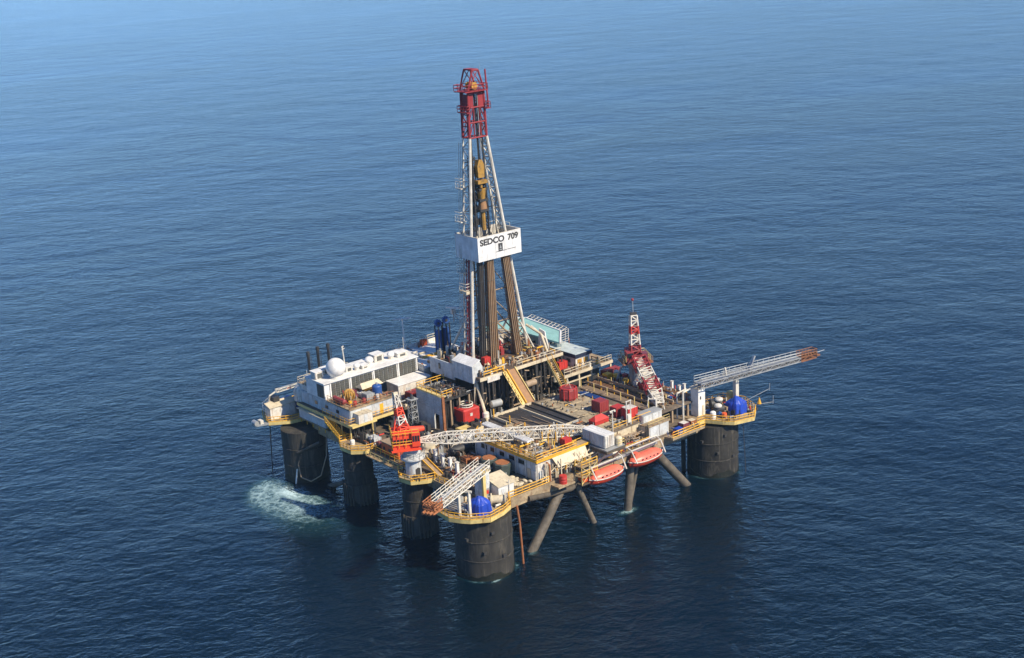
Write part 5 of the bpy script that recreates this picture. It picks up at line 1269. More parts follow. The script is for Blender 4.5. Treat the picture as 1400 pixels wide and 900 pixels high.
m.build('stilts', 'yellow', lw, kind='stuff'); boxf(50.4, 60.8, -.4, 1.2, 12.75, 12.9).build('floor', 'walk', lw)
sy = thing('yellow_stairs', 'yellow stairs and cage beside the second column platform', 'stairs', (46.5, -.4, Z))
for a in (-.9, .2): MB().beam((49.5, a, 14.8), (44.4, a, 12.2), .12, .3).build('stringer', 'yellow', sy)
m = MB()
for k in range(11): f = k / 10; m.box(49.4 - 5 * f - .12, 49.4 - 5 * f + .12, -.9, .2, 14.6 - 2.5 * f, 14.66 - 2.5 * f)
m.build('treads', 'paleyellow', sy, kind='stuff')
MB().rail([(49.5, -.9, 14.8), (44.4, -.9, 12.2)], sp=1, r=.07).rail([(49.5, .2, 14.8), (44.4, .2, 12.2)], sp=1, r=.07).build('handrail', 'yellow', sy)
# stair near the crane pedestal
sn = thing('deck_stairs', 'yellow edged stairway sloping down beside the near crane pedestal', 'stairs', (19, 2.6, Z))
MB().beam((22.6, 2.4, 14.6), (15.6, 2.2, 12.2), 1.1, .12).build('flight', 'tanpipe', sn)
for a in (1.75, 2.95): MB().beam((22.6, a + .1, 14.9), (15.6, a - .1, 12.5), .14, .3).build('stringer', 'yellow', sn)
MB().box(22.4, 23.8, 1.9, 3.0, 12, 14.5).build('landing_box', 'white', sn)

# ------------------------------------------------------------------ cranes
k1 = thing('pedestal_crane', 'near red cabbed crane with a long white lattice boom lying across the deck', 'crane', (20, -.5, 12.1))
MB().lathe(20, -.5, [(1.45, 12.1), (1.45, 15.2), (2.3, 15.5), (2.3, 15.8), (1.55, 16.0), (1.55, 17.7)], 24).build('pedestal', 'bluewhite', k1, smooth=True)
MB().lathe(20, -.5, [(1.9, 17.6), (1.9, 17.9)], 24).build('slew_ring', 'dark', k1)
MB().rail([(20 + 2.25 * math.cos(a), -.5 + 2.25 * math.sin(a), 15.8) for a in [2 * math.pi * j / 12 for j in range(13)]], h=1.0, sp=1.2, r=.05).build('ring_railing', 'grey', k1)
MB().add([(18.55, -1.0, 12.1), (18.55, 0, 12.1), (18.55, 0, 13.6), (18.5, -.5, 13.9), (18.55, -1, 13.6), (18.75, -1.0, 12.1), (18.75, 0, 12.1), (18.75, 0, 13.6), (18.75, -.5, 13.9), (18.75, -1, 13.6)], [(0, 1, 2, 3, 4), (9, 8, 7, 6, 5), (0, 5, 6, 1), (1, 6, 7, 2), (2, 7, 8, 3), (3, 8, 9, 4), (4, 9, 5, 0)]).build('arched_doorway', 'dark', k1)
bd = Vector((-17.2, 30.9, 0)).normalized(); sd_ = Vector((-bd.y, bd.x, 0))   # boom direction (u,v) and its side
def kp(f, s, z): return (20 + bd.x * f + sd_.x * s, -.5 + bd.y * f + sd_.y * s, z)
def kbox(f0, f1, s0, s1, z0, z1): 
    return MB().add([kp(f0, s0, z0), kp(f1, s0, z0), kp(f1, s1, z0), kp(f0, s1, z0), kp(f0, s0, z1), kp(f1, s0, z1), kp(f1, s1, z1), kp(f0, s1, z1)], [(0, 1, 2, 3), (7, 6, 5, 4), (0, 4, 5, 1), (1, 5, 6, 2), (2, 6, 7, 3), (3, 7, 4, 0)])
kbox(-3.6, 1.2, -2.0, 2.0, 17.9, 18.5).build('bed_frame', 'cranered', k1)
khs = kbox(-3.5, -.2, -2.0, 1.9, 18.5, 21.0).build('machinery_house', 'cranered', k1)
kcab = kbox(-.1, 1.4, .7, 2.4, 18.5, 21.1).build('cab', 'cranered', k1)
for k in range(3): kbox(.0 + k * .46, .36 + k * .46, 2.4, 2.45, 19.5, 20.6).build('window', 'glass', kcab)
for k in range(5): kbox(-3.4 + k * .62, -2.95 + k * .62, 1.9, 1.96, 19.2, 20.0).build('window', 'glass', khs)
kbox(-3.46, -3.4, -1.6, 1.4, 19.0, 19.8).build('louver_panel', 'dark', k1)
m = MB()
for z_ in (18.5, 20.6):
    m.rail([kp(1.2, 2.3, z_), kp(-3.7, 2.3, z_), kp(-3.7, -2.1, z_)], h=1.0, sp=1.3, r=.07)
m.build('railing', 'yellow', k1)
kbox(-3.9, 1.5, 1.7, 2.5, 17.75, 17.9).build('catwalk', 'cranered', k1)
MB().tube(kp(-.5, -1.2, 20.4), kp(2.6, -2.4, 20.0), .75, 10, .5).build('winch_drum', 'cranered', k1, smooth=True)
kbox(-3.3, -.6, -1.7, 1.5, 21.0, 21.1).build('house_roof', 'cranered', k1)
# gantry mast: red and white lattice leaning back
m1, m2 = kp(-1.4, 0, 20.6), (22.4, -1.7, 28.0)
def lerp3(a, b, f): return tuple(x + (y - x) * f for x, y in zip(a, b))
for i, (f0, f1, mt) in enumerate(((0, .2, 'cranered'), (.2, .42, 'steelwhite'), (.42, .62, 'cranered'), (.62, .94, 'steelwhite'))):
    w_ = lambda f: 2.0 - 1.4 * f
    MB().truss(lerp3(m1, m2, f0), lerp3(m1, m2, f1), w_(f0), w_(f0) * .8, w_(f1), w_(f1) * .8, 2, .13, .09).build('mast_section', mt, k1)
MB().beam(lerp3(m1, m2, .92), m2, .9, .6).build('mast_head', 'cream', k1)
for s_ in (-.8, .8): MB().tube(kp(1.0, s_, 18.6), lerp3(m1, m2, .62), .14, 6).build('mast_stay', 'cranered', k1)
for s_ in (-.6, .6): MB().tube(kp(-3.2, s_, 20.6), lerp3(m1, m2, .7), .1, 6).build('mast_stay', 'cranered', k1)
# boom
p0, p1, p2, p3 = kp(1.5, 0, 18.7), kp(6.5, 0, 18.55), kp(29.0, 0, 17.1), kp(35.2, 0, 16.4)
MB().truss(p0, p1, .9, .5, 1.7, 1.7, 5, .125, .08).build('boom_section', 'steelwhite', k1)
MB().truss(p1, p2, 1.7, 1.7, 1.7, 1.7, 18, .125, .08).build('boom_section', 'steelwhite', k1)
MB().truss(p2, p3, 1.7, 1.7, .7, .6, 6, .125, .08).build('boom_section', 'steelwhite', k1)
MB().tube(kp(35.3, -.5, 16.4), kp(35.3, .5, 16.4), .5, 12).tube(kp(34.6, -.4, 16.7), kp(34.6, .4, 16.7), .35, 10).build('boom_sheave', 'steelwhite', k1, smooth=True)
MB().path([kp(34.9, .1, 16.6), kp(35, .1, 16.1)], .1, 6).sphere(*kp(35, .1, 15.9), .35, 8, 6).build('hook_block', 'yellow', k1)
br_ = thing('boom_rest', 'white trestle holding up the outer part of the long crane boom', 'trestle', kp(27, 0, 15.2))
bz = 15.22
for s_ in (-1.3, 1.3): MB().tube(kp(27, s_ * 1.2, bz if kp(27, s_, 0)[0] > 2.4 else bz), kp(27, s_ * .8, 18.6), .12, 6).build('leg', 'steelwhite', br_)
MB().tube(kp(27, -1.5, 16.6), kp(27, 1.5, 16.6), .14, 6).build('cross_bar', 'steelwhite', br_)

k2 = thing('pedestal_crane', 'far dull red crane with a striped red and white mast and lowered boom', 'crane', (18, 55.8, Z))
MB().lathe(18, 55.8, [(1.5, Z), (1.5, 18.6), (2.0, 19.6), (2.0, 20.2)], 22).build('pedestal', 'grey', k2, smooth=True)
bd2 = Vector((-13.2, -7.2, 0)).normalized(); sd2 = Vector((bd2.y, -bd2.x, 0))
def cp_(f, s, z): return (18 + bd2.x * f + sd2.x * s, 55.8 + bd2.y * f + sd2.y * s, z)
def cbox(f0, f1, s0, s1, z0, z1):
    return MB().add([cp_(f0, s0, z0), cp_(f1, s0, z0), cp_(f1, s1, z0), cp_(f0, s1, z0), cp_(f0, s0, z1), cp_(f1, s0, z1), cp_(f1, s1, z1), cp_(f0, s1, z1)], [(0, 1, 2, 3), (7, 6, 5, 4), (0, 4, 5, 1), (1, 5, 6, 2), (2, 6, 7, 3), (3, 7, 4, 0)])
cbox(-2.6, 1.6, -2.3, 2.3, 20.2, 20.7).build('bed_frame', 'purple', k2)
cbox(-2.4, .2, -1.8, 1.0, 20.7, 22.6).build('machinery_house', 'darkred', k2)
cbox(-.2, 1.6, -2.4, -.9, 20.7, 22.7).build('cab', 'darkred', k2)
cbox(1.6, 1.66, -2.3, -1.0, 21.5, 22.5).build('window', 'glass', k2)
cbox(-.1, 1.5, .9, 2.1, 20.7, 22.2).build('winch_house', 'purple', k2)
MB().rail([cp_(1.7, -2.6, 20.7), cp_(-2.7, -2.6, 20.7), cp_(-2.7, 2.6, 20.7), cp_(1.7, 2.6, 20.7)], h=1.2, sp=1.1, r=.08).build('railing', 'paleyellow', k2)
cbox(-2.8, 1.8, 2.2, 3.2, 20.05, 20.2).build('side_platform', 'rust', k2); cbox(-2.8, 1.8, -3.2, -2.2, 20.05, 20.2).build('side_platform', 'rust', k2)
MB().rail([cp_(1.7, 3.1, 20.2), cp_(-2.7, 3.1, 20.2)], h=1.2, sp=1.1, r=.07).rail([cp_(1.7, -3.1, 20.2), cp_(-2.7, -3.1, 20.2)], h=1.2, sp=1.1, r=.07).build('railing', 'tanpipe', k2)
MB().path([(19.6, 55.0, 20.1), (21.2, 54.4, 18.2), (22.0, 53.8, 15.3)], .22, 6).build('access_ladder', 'galv', k2)
q1, q2_ = cp_(.2, -.2, 21.2), cp_(-.6, -.2, 30.6)
for f0, f1, mt in ((0, .28, 'darkred'), (.28, .52, 'steelwhite'), (.52, .70, 'red'), (.70, .93, 'steelwhite')):
    w_ = lambda f: 2.1 - .9 * f
    MB().truss(lerp3(q1, q2_, f0), lerp3(q1, q2_, f1), w_(f0), w_(f0) * .7, w_(f1), w_(f1) * .7, 2, .2, .13).build('mast_section', mt, k2)
MB().beam(lerp3(q1, q2_, .93), q2_, 1.3, .8).build('mast_head', 'dark', k2)
MB().tube(q2_, lerp3(q1, q2_, 1.28), .07, 5).build('light_pole', 'galv', k2)
MB().sphere(*lerp3(q1, q2_, 1.28), .3, 10, 7).build('warning_light', 'crownred', k2, smooth=True)
B0, B1 = cp_(1.6, 0, 21.2), cp_(16.3, 0, 16.4)
for f0, f1, mt, r_ in ((0, .26, 'crownred', .17), (.26, .47, 'steelwhite', .16), (.47, .74, 'crownred', .17), (.74, 1, 'steelwhite', .14)):
    MB().truss(lerp3(B0, B1, f0), lerp3(B0, B1, f1), 2.8, 1.6, 2.8 if f1 < 1 else 1.4, 1.6 if f1 < 1 else .8, 3 if f1 - f0 < .3 else 4, r_, .11).build('boom_section', mt, k2)
    a, b = lerp3(B0, B1, f0), lerp3(B0, B1, f1 - .01)
    if mt == 'red': MB().beam((a[0], a[1], a[2] + .6), (b[0], b[1], b[2] + .6), 2.5, .08).build('boom_cover', 'crownred', k2)
    else: MB().beam((a[0], a[1], a[2] + .2), (b[0], b[1], b[2] + .2), 1.5, .08).build('boom_cover', 'steelwhite', k2)
b2 = thing('boom_rest', 'white trestle under the tip of the far red crane boom', 'trestle', (4.6, 47.6, 15.22))
for a in (-1.0, 1.0):
    for b in (-.8, .8): MB().tube((4.6 + a * 1.3, 47.6 + b * 1.4, 15.22), (4.9 + a, 47.8 + b, 17.6), .13, 6).build('leg', 'steelwhite', b2)
MB().tube((3.6, 47.0, 17.2), (6.0, 48.6, 17.2), .14, 6).tube((3.3, 46.4, 16.2), (5.9, 48.7, 17), .1, 6).tube((3.6, 48.6, 17.2), (6, 47, 17.2), .14, 6).build('cross_bar', 'steelwhite', b2)

# ------------------------------------------------------------------ burner booms
def burner_boom(label, root, tip, w0, w1, rails, tipc):
    t = thing('burner_boom', label, 'burner boom', root, 'lattice burner booms with rusty ends')
    d = Vector(tip) - Vector(root); L = d.length
    bays = int(L / 1.5); f_ = .86
    mid = lerp3(root, tip, f_)
    MB().truss(root, mid, w0, 1.0, w1, .8, bays, .11, .075).build('lattice', 'galv' if rails == 'galv' else 'steelwhite', t)
    MB().beam((root[0], root[1], root[2] + .52), (mid[0], mid[1], mid[2] + .42), w0 * .4, .06).build('walkway_plate', 'galv', t)
    MB().truss(mid, tip, w1, .9, w1 * .8, .8, 2, .17, .12).build('burner_frame', tipc, t)
    h = Vector((d.y, -d.x, 0)).normalized()
    m = MB()
    for s_ in (-1, 1):
        a = Vector(root) + h * s_ * w0 / 2 + Vector((0, 0, .5)); b = Vector(mid) + h * s_ * w1 / 2 + Vector((0, 0, .4))
        m.rail([tuple(a), tuple(b)], h=1.15, sp=1.5, r=.07)
    m.build('railing', 'galv' if rails == 'galv' else 'steelwhite', t)
    m = MB()
    for k in range(5):
        c = lerp3(mid, tip, .25 + .17 * k); m.tube((c[0] + h.x * .9, c[1] + h.y * .9, c[2] - .3), (c[0] - h.x * .9, c[1] - h.y * .9, c[2] + .9), .16, 6)
    e = Vector(tip); n_ = d.normalized()
    for s_ in (-.6, .1, .7): m.tube(tuple(e + h * s_), tuple(e + h * s_ + n_ * .9), .26, 7)
    m.rail([tuple(Vector(mid) + h * w1 / 2 + Vector((0, 0, .4))), tuple(e + h * w1 / 2 + Vector((0, 0, .4))), tuple(e - h * w1 / 2 + Vector((0, 0, .4))), tuple(Vector(mid) - h * w1 / 2 + Vector((0, 0, .4)))], h=1.2, sp=.9, r=.1)
    m.build('burner_heads', tipc, t)
    MB().tube((root[0], root[1], root[2] - .45), (mid[0], mid[1], mid[2] - .35), .14, 6).build('gas_pipe', 'tanpipe', t)
    return t
b1_ = burner_boom('near burner boom stowed low beside the front column, orange rusty burner at its end', (2.2, 2.2, 17.9), (-4.0, -14.6, 17.1), 2.3, 2.2, 'white', 'rust')
b2_ = burner_boom('far burner boom reaching out over the sea from the right corner column', (.9, 55.8, 18.9), (-3.5, 87.0, 18.3), 2.2, 1.5, 'galv', 'burner')
MB().beam((-.9, 69.2, 19.2), (-1.1, 70.6, 21.8), .5, .35).beam((-1.8, 68.6, 19.2), (-1.2, 70.4, 21.6), .12).build('deflector', 'galv', b2_)
MB().beam((-.1, 63.2, 19.2), (-.1, 62.8, 21.0), .25).build('bracket', 'steelwhite', b2_)
MB().tube((-3.5, 87, 18.7), (-3.9, 89.8, 18.8), .06, 4).build('spark_rod', 'galv', b2_)
t = thing('boom_tower', 'white box tower carrying the foot of the near burner boom', 'tower', (2, 1.8, Z))
boxf(1.4, 3.4, .8, 2.6, Z + .16, 17.3).build('tower_box', 'bluewhite', t); boxf(.9, 1.4, .8, 1.4, Z + .16, 17.5).build('corner_column', 'paleyellow', t)
boxf(1.2, 3.6, .6, 2.8, 17.3, 17.45).build('top_plate', 'paleyellow', t); boxf(1.3, 1.4, 1.6, 2.4, 12.4, 14.2).build('door', 'grey', t)
MB().box(1.28, 1.34, 1.65, 2.2, 13.2, 13.9).build('hose_cabinet', 'red', t)
t = thing('boom_support', 'pair of white posts holding up the middle of the near burner boom', 'support', (-.8, -5, 12.15))
for a, b in ((-.3, -5.6), (-1.9, -4.6)): MB().box(a - .22, a + .22, b - .22, b + .22, 12.15, 16.7).build('post', 'steelwhite', t)
MB().beam((.1, -5.9, 16.7), (-2.3, -4.3, 16.7), .35).build('cross_head', 'steelwhite', t)
t = thing('boom_support', 'single stout white post holding up the far burner boom', 'support', (.4, 66.8, 12.15))
MB().box(.1, .9, 66.3, 67.2, 12.15, 18.0).build('post', 'steelwhite', t); MB().box(-.4, 1.4, 66.1, 67.4, 18.0, 18.25).build('saddle', 'steelwhite', t)
t = thing('boom_tower', 'white box tower carrying the foot of the far burner boom', 'tower', (1.4, 56.6, Z))
boxf(.8, 2.8, 55.8, 57.8, Z + .16, 18.0).build('tower_box', 'roofwhite', t); boxf(.6, 3.0, 55.6, 58.0, 18.0, 18.15).build('top_plate', 'cream', t); boxf(.74, .8, 56.3, 56.6, 15.8, 16.4).build('lamp', 'dark', t)
MB().box(.7, .8, 56.9, 57.5, 12.4, 14.4).build('door', 'cream', t)
t = thing('portal_frame', 'white pipe portal frame left of the far boom tower', 'frame', (3, 54, 12.0))
MB().path([(2.3, 53.0, Z), (2.3, 53.0, 17.8), (2.6, 55.6, 17.9)], .2, 6).path([(3.6, 52.6, Z), (3.6, 52.6, 17.4), (3.6, 55.4, 17.6)], .16, 6).tube((2.3, 53, 15.2), (3.6, 52.6, 15.2), .12, 6).build('frame_pipes', 'steelwhite', t)
bh1 = thing('boom_house', 'cream gabled house between the near boom tower and the sacks', 'cabin', (1.2, 4.6, Z))
boxf(-.6, 3.0, 2.9, 6.4, Z + .16, 14.6).build('body', 'roofwhite', bh1)
MB().add([(-.8, 2.7, 14.6), (-.8, 6.6, 14.6), (3.2, 6.6, 15.6), (3.2, 2.7, 15.6), (-.8, 2.7, 14.75), (-.8, 6.6, 14.75), (3.2, 6.6, 15.75), (3.2, 2.7, 15.75)], [(0, 1, 2, 3), (7, 6, 5, 4), (0, 4, 5, 1), (1, 5, 6, 2), (2, 6, 7, 3), (3, 7, 4, 0)]).build('roof', 'cream', bh1)
boxf(-.68, -.6, 3.6, 4.5, 12.2, 14.1).build('door', 'bluewhite', bh1); MB().tube((-.75, 5.2, Z), (-.75, 5.2, 15.4), .1, 6).build('flue', 'white', bh1)
# column head machinery
tarp('blue tarpaulin over a winch on the nearest column head', -1.6, -2.2, 12.2, 3.9, 3.6, 2.6, 2)
tarp('blue tarpaulin over a winch on the right hand column head', -2.6, 63.2, 12.2, 3.9, 4.2, 2.9, 9)
wn = thing('anchor_winch', 'cream and grey anchor winch beside the blue cover on the nearest column', 'winch', (-2.2, 1.4, 12.15))
MB().tube((-1.0, .8, 13.2), (-2.6, 2.6, 13.2), .75, 16).build('winch_drum', 'cream', wn, smooth=True)
for p_ in ((-1.0, .8), (-2.6, 2.6)): MB().tube((p_[0], p_[1], 13.2), (p_[0] - .12, p_[1] + .14, 13.2), 1.1, 18).build('flange', 'sack', wn, smooth=True)
MB().box(-2.4, -.6, .6, 2.4, 12.15, 12.5).build('bed', 'dark', wn)
wk = thing('column_skid', 'grey pipe skid on the left half of the nearest column head', 'skid', (2.6, -4.6, 12.15))
m = MB()
for k in range(6): m.tube((4.4, -6.0 + k * .6, 12.6), (.2, -5.6 + k * .6, 12.6), .14, 6)
m.build('pipes', 'galv', wk, kind='stuff'); MB().box(.8, 1.2, -6.2, -2.4, 12.15, 12.48).box(3.6, 4.0, -6.2, -2.4, 12.15, 12.48).build('bearers', 'dark', wk); MB().box(3.2, 4.4, -3.2, -2.0, 12.15, 13.4).build('valve_box', 'grey', wk)
wr = thing('anchor_winch', 'dark anchor winch with white drum covers beside the blue cover on the right column', 'winch', (-1.2, 60, 12.15))
MB().tube((-.6, 59.0, 13.3), (-1.6, 60.6, 13.3), .9, 14).tube((1.4, 60.0, 13.6), (.4, 62.0, 13.6), 1.0, 14).build('winch_drum', 'dark', wr, smooth=True)
MB().sphere(.2, 61.2, 14.6, .85, 12, 8, .6).sphere(-1.4, 59.2, 14.2, .8, 12, 8, .6).build('drum_cover', 'white', wr, smooth=True)
MB().box(-2.2, 1.6, 58.6, 62.2, 12.15, 12.6).build('bed', 'blueeq', wr); MB().box(-2.2, -1.2, 60.8, 61.8, 12.6, 13.6).build('motor', 'tanpipe', wr)
drum('orange_drum', 'orange drum at the rail of the right column head', 'drum', -3.2, 59.0, 12.15, .5, 1.0, 'orange')
drum('white_drum', 'white drum between the far boom tower and the winch', 'drum', -1.8, 57.2, 12.15, .6, 1.3, 'roofwhite', dome=True)
drum('white_drum', 'cream drum behind the single boom post on the right column head', 'drum', 2.0, 67.6 - 1.0, 12.15, .7, 2.2, 'paleyellow')
t = thing('nav_marker', 'yellow cone marker on an outrigger beyond the right column head', 'marker', (-3.6, 69.6, 12.6))
MB().tube((-2.0, 67.4, 12.0), (-5.0, 71.8, 12.4), .07, 5).tube((-5, 71.8, 12.0), (-5, 71.8, 13.8), .06, 5).build('outrigger', 'galv', t)
MB().tube((-3.4, 69.4, 12.3), (-3.4, 69.4, 13.6), .45, 10, .08).build('cone', 'yellow', t)
t = thing('nav_marker', 'thin outrigger pole with a bracket beyond the far end of the right column head', 'marker', (0, 72, 12.4))
MB().tube((-.2, 68.4, 12.2), (.2, 77.0, 12.6), .05, 5).tube((.2, 77, 12.2), (.2, 77, 13.8), .06, 5).build('outrigger', 'galv', t)
crate('blue_box', 'blue box on the yellow railed walkway left of the right column', 'box', -2.2, 46.8, 12.06, 1.2, 1.6, 1.2, 'blueeq', 'blue')
crate('maroon_box', 'maroon box on the yellow railed walkway, middle of the three boxes', 'box', -.6, 50.0, Z, 1.4, 1.6, 1.1, 'purple', 'white')
crate('maroon_box', 'rust brown box on the yellow railed walkway nearest the right column', 'box', -.6, 52.2, Z, 1.2, 1.4, 1.0, 'rust', 'cream')
for k, (a, b, h_) in enumerate(((10.4, 58.4, 15.6), (9.0, 58.6 + .5, 14.8), (6.6, 58.0, 15.6), (14.4, 58.4, 15.2))):
    t = thing('rail_post', ['tall white post by the outer pipes, next to the trestle', 'shorter white post by the outer pipes', 'white post by the outer pipes closest to the portal frame', 'white post by the outer pipes closest to the far crane'][k], 'post', (a, b, 15.22 if b < 58.3 else Z), 'white posts along the outer pipes')
    MB().box(a - .22, a + .22, b - .22, b + .22, 15.22 if b < 58.3 else Z, h_ + (1.6 if b < 58.3 else 1.2)).build('shaft', 'roofwhite', t); MB().box(a - .3, a + .3, b - .3, b + .3, h_ + (1.6 if b < 58.3 else 1.2), h_ + (1.7 if b < 58.3 else 1.3)).build('cap', 'white', t)
drum('red_drum', 'red drum on the small outboard platform below the front house corner', 'drum', -2.2, 16.6, 11.5, .7, 1.5, 'red')
m = MB(); rnd = random.Random(55)
for k in range(70):
    a, b = rnd.uniform(-.2, 2.6), rnd.uniform(30, 46); z_ = rnd.uniform(12.1, 15)
    if rnd.random() < .5: m.tube((a, b, z_), (a + rnd.uniform(-.2, .2), b + rnd.uniform(.6, 3), z_ + rnd.uniform(-.1, .1)), rnd.uniform(.06, .2), 6)
    else: m.tube((a, b, Z), (a, b, z_), rnd.uniform(.06, .16), 6)
for k in range(26):
    a, b = rnd.uniform(2.6, 6), rnd.uniform(41, 47.5); m.box(a - .3, a + .3, b - .4, b + .4, 15.22, 15.22 + rnd.uniform(.3, 1.2)) if a > 7 else None
m.build('edge_pipework', 'tanpipe', rig, kind='stuff')
m = MB()
for k in range(60):
    a, b = rnd.uniform(3, 25), rnd.uniform(44.5, 57.8); m.tube((a, b, 15.35 + rnd.uniform(0, .3)), (a + rnd.uniform(-1.5, 1.5), b + rnd.uniform(-1, 1), 15.4 + rnd.uniform(0, .4)), rnd.uniform(.05, .16), 5)
for k in range(40):
    a, b = rnd.uniform(3, 24), rnd.uniform(33.3, 42.8); m.tube((a, b, 15.55), (a + rnd.uniform(-.6, .6), b + rnd.uniform(-.8, .8), 15.56), rnd.uniform(.04, .08), 5)
m.build('loose_gear', 'tanpipe', pd_, kind='stuff')

# ------------------------------------------------------------------ small deck clutter, joined per colour
def clutter(parent, name, u0, u1, v0, v1, z, n, mats, seed, h=1.0, size=.5, long=2.5):
    rnd = random.Random(seed); ms = {}
    for k in range(n):
        mt = rnd.choice(mats); m = ms.setdefault(mt, MB())
        a, b = rnd.uniform(u0, u1), rnd.uniform(v0, v1); q_ = rnd.random(); hh = h * rnd.uniform(.25, 1)
        if q_ < .35:
            x, y = size * rnd.uniform(.4, 1), size * rnd.uniform(.4, 1); m.box(a - x, a + x, b - y, b + y, z, z + hh)
            m.box(a - x * .6, a + x * .3, b - y * .5, b + y * .5, z + hh, z + hh * 1.25)
        elif q_ < .55: m.cyl(a, b, z, z + hh * 1.2, size * rnd.uniform(.3, .7), 9)
        elif q_ < .7: m.tube((a, b, z), (a + rnd.uniform(-.2, .2), b, z + hh * 2), rnd.uniform(.06, .12), 5)
        else:
            L = rnd.uniform(.6, long); zz = z + rnd.uniform(.1, h * .8)
            if rnd.random() < .5: m.tube((a, b, zz), (a + L, b, zz), rnd.uniform(.07, .2), 6).tube((a, b, z), (a, b, zz), .08, 5)
            else: m.tube((a, b, zz), (a, b + L, zz), rnd.uniform(.07, .2), 6).tube((a, b, z), (a, b, zz), .08, 5)
    for mt, m in ms.items(): m.build(name, mt, parent, kind='stuff')
MIX = ['cream', 'dark', 'tanpipe', 'galv', 'brownpipe', 'white', 'dark', 'grey']
COLR = MIX + ['yellow', 'red', 'rust', 'blueeq']
clutter(df, 'floor_gear', 31.4, 36.2, 25.2, 46.4, 21.5, 128, MIX + ['yellow', 'rust'], 101, 1.1, .4)
clutter(df, 'floor_machinery', 38.5, 48, 26, 46.4, 21.5, 144, MIX + ['rust', 'darkred'], 102, 1.8, .7)
clutter(df, 'base_gear', 26.5, 32, 24.8, 46, Z, 112, ['dark', 'grey', 'galv', 'tanpipe', 'cream', 'darkpipe'], 103, 2.0, .6)
clutter(fh, 'roof_gear', .9, 18, 13.3, 22, 16.08, 120, MIX + ['yellow', 'paleyellow', 'rust'], 104, .7, .35)
clutter(rig, 'deck_gear', 6.5, 15.5, 1.8, 8.6, Z, 96, MIX + ['rust', 'darkred', 'dark'], 105, .9, .4)
clutter(rig, 'deck_gear', 17, 34, 6.4, 15.8, Z, 136, MIX + ['dark', 'rust', 'green'], 106, 1.3, .5)
clutter(rig, 'deck_gear', -.4, 3.0, 29, 40.4, Z, 96, MIX + ['yellow', 'red'], 107, 1.2, .35)
clutter(pd_, 'bay_gear', 3, 25, 51.5, 58, 15.23, 128, COLR, 108, .9, .4)
clutter(pd_, 'mat_gear', 14.0, 24.5, 33.4, 43, 15.48, 22, MIX + ['rust', 'yellow'], 130, .5, .25)
clutter(pd_, 'rack_gear', 3.2, 10.4, 23, 33, 15.24, 70, MIX + ['yellow', 'rust', 'brownpipe'], 131, .8, .35)
clutter(rig, 'edge_gear', -.5, .5, 13.5, 30, Z, 60, MIX + ['yellow', 'rust'], 132, 1.4, .25)
clutter(pd_, 'mat_gear', 3.2, 8.5, 33.4, 43, 15.48, 41, MIX + ['yellow'], 109, .6, .3)
clutter(rig, 'upper_deck_gear', 42.6, 46.4, 12, 23.6, 15.6, 80, MIX + ['rust', 'dark', 'dark'], 110, 1.3, .5)
clutter(q, 'roof_gear', 43.5, 51, 1.6, 11.4, zr, 72, COLR + ['winch', 'purple', 'darkred'], 111, .8, .4)
clutter(rig, 'platform_gear', -3.2, 4.6, -5.2, 2.2, 12.16, 64, MIX + ['rust', 'galv'], 112, .7, .3)
clutter(rig, 'platform_gear', -5.4, 3.5, 58, 66.8, 12.16, 96, COLR + ['dark', 'dark'], 113, 1.1, .4)
clutter(rig, 'platform_gear', 67, 71, -2, 5, 12.16, 40, MIX, 114, 1.0, .4)
clutter(rig, 'upper_deck_gear', 62.5, 67.6, 8.5, 23.5, 15.6, 64, MIX, 115, 1.2, .5)
clutter(rig, 'deck_gear', 24, 43, 1.6, 6, Z, 88, COLR + ['dark', 'tanpipe'], 116, 1.0, .4)
clutter(hp, 'platform_gear', 27.8, 29.4, 47, 57.6, 17.8, 35, MIX + ['yellow'], 117, .9, .3)
clutter(hp, 'platform_gear', 39, 44, 47, 57.6, 17.8, 72, MIX + ['rust'], 118, 1.5, .5)
clutter(rig, 'platform_gear', 16.4, 23.4, -2.6, .9, 12.12, 35, MIX + ['yellow'], 119, .6, .25)
clutter(gh, 'pit_gear', 33.4, 41, 17.2, 23, 18.5, 96, ['dark', 'darkpipe', 'grey', 'tanpipe', 'rust'], 120, .9, .4)
clutter(rig, 'walkway_gear', -2.8, -1.0, 44.6, 53, 12.06, 19, COLR, 121, .7, .25)
clutter(wd, 'roof_gear', 50, 62.6, 24.6, 38.3, 19.61, 25, ['white', 'cream', 'galv', 'rust'], 122, .6, .35)

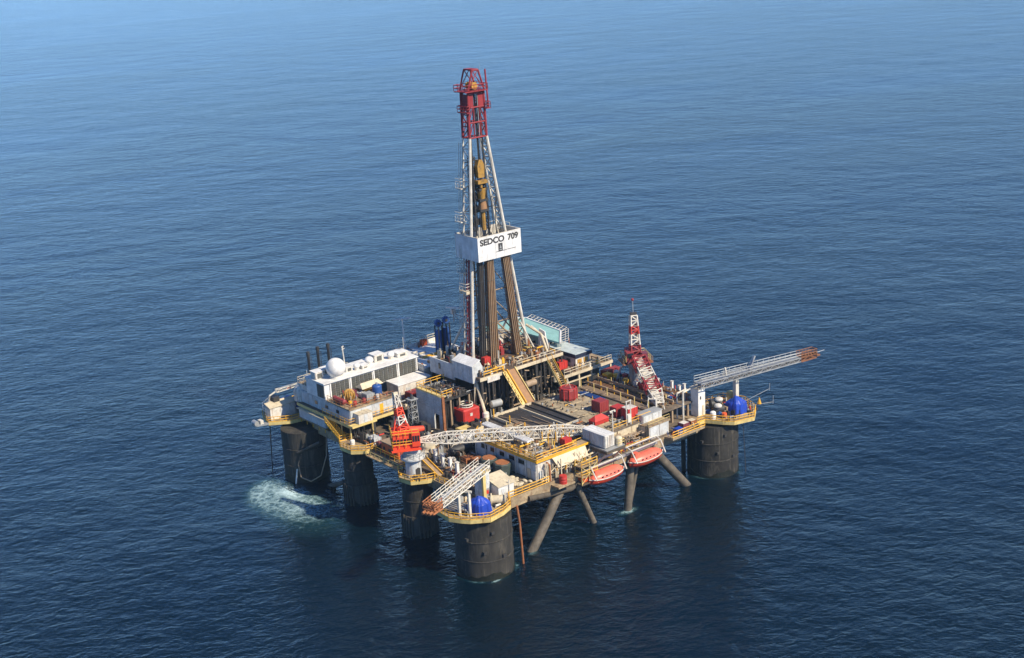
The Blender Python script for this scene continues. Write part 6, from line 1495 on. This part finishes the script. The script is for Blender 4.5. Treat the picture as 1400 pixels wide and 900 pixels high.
m = MB(); rnd = random.Random(77)
for k in range(7):
    v_ = rnd.uniform(23.2, 29); a = rnd.uniform(11.5, 14); m.tube((a, v_, 15.6), (a + rnd.uniform(6, 10), v_ + rnd.uniform(-.2, .2), 15.62), .11, 6)
m.tube((13, 27.5, 15.66), (23.6, 23.4, 15.66), .07, 5)
m.build('odd_pipes', 'tanpipe', pd_, kind='stuff')
m = MB()
for k in range(22):
    u_, v_ = rnd.uniform(1.2, 17), rnd.uniform(13.5, 21.5); pts = [(u_, v_, 16.15)]
    for j in range(5): u_ += rnd.uniform(-.4, 1.0); v_ += rnd.uniform(-.6, .6); pts.append((min(max(u_, 1), 18), min(max(v_, 13.2), 22), 16.14))
    m.path(pts, .06, 5)
m.build('hoses', 'dark', fh, kind='stuff')
m = MB()
for k in range(26):
    u_, v_ = rnd.uniform(4, 23), rnd.uniform(33.6, 42.4); pts = [(u_, v_, 15.52)]
    for j in range(4): u_ += rnd.uniform(-.8, .8); v_ += rnd.uniform(-.8, .8); pts.append((min(max(u_, 3.2), 24), min(max(v_, 33.3), 42.8), 15.52))
    m.path(pts, .045, 5)
m.build('hoses', 'dark', pd_, kind='stuff')

# ------------------------------------------------------------------ thin sea air
hm = bpy.data.materials.new("haze_air"); hm.use_nodes = True; ht = hm.node_tree
for nd in list(ht.nodes):
    if nd.type != 'OUTPUT_MATERIAL': ht.nodes.remove(nd)
vol = ht.nodes.new("ShaderNodeVolumePrincipled")
vol.inputs["Color"].default_value = (0.52, 0.80, 1.0, 1); vol.inputs["Density"].default_value = 0.00007
ht.links.new(vol.outputs[0], [nd for nd in ht.nodes if nd.type == 'OUTPUT_MATERIAL'][0].inputs["Volume"])
MB().addw([(x, y, z) for z in (-9, 114) for x, y in ((-S - 50, -S - 50), (S + 50, -S - 50), (S + 50, S + 50), (-S - 50, S + 50))],
    [(0, 1, 2, 3), (7, 6, 5, 4), (0, 4, 5, 1), (1, 5, 6, 2), (2, 6, 7, 3), (3, 7, 4, 0)]).build('haze', hm, kind='stuff')
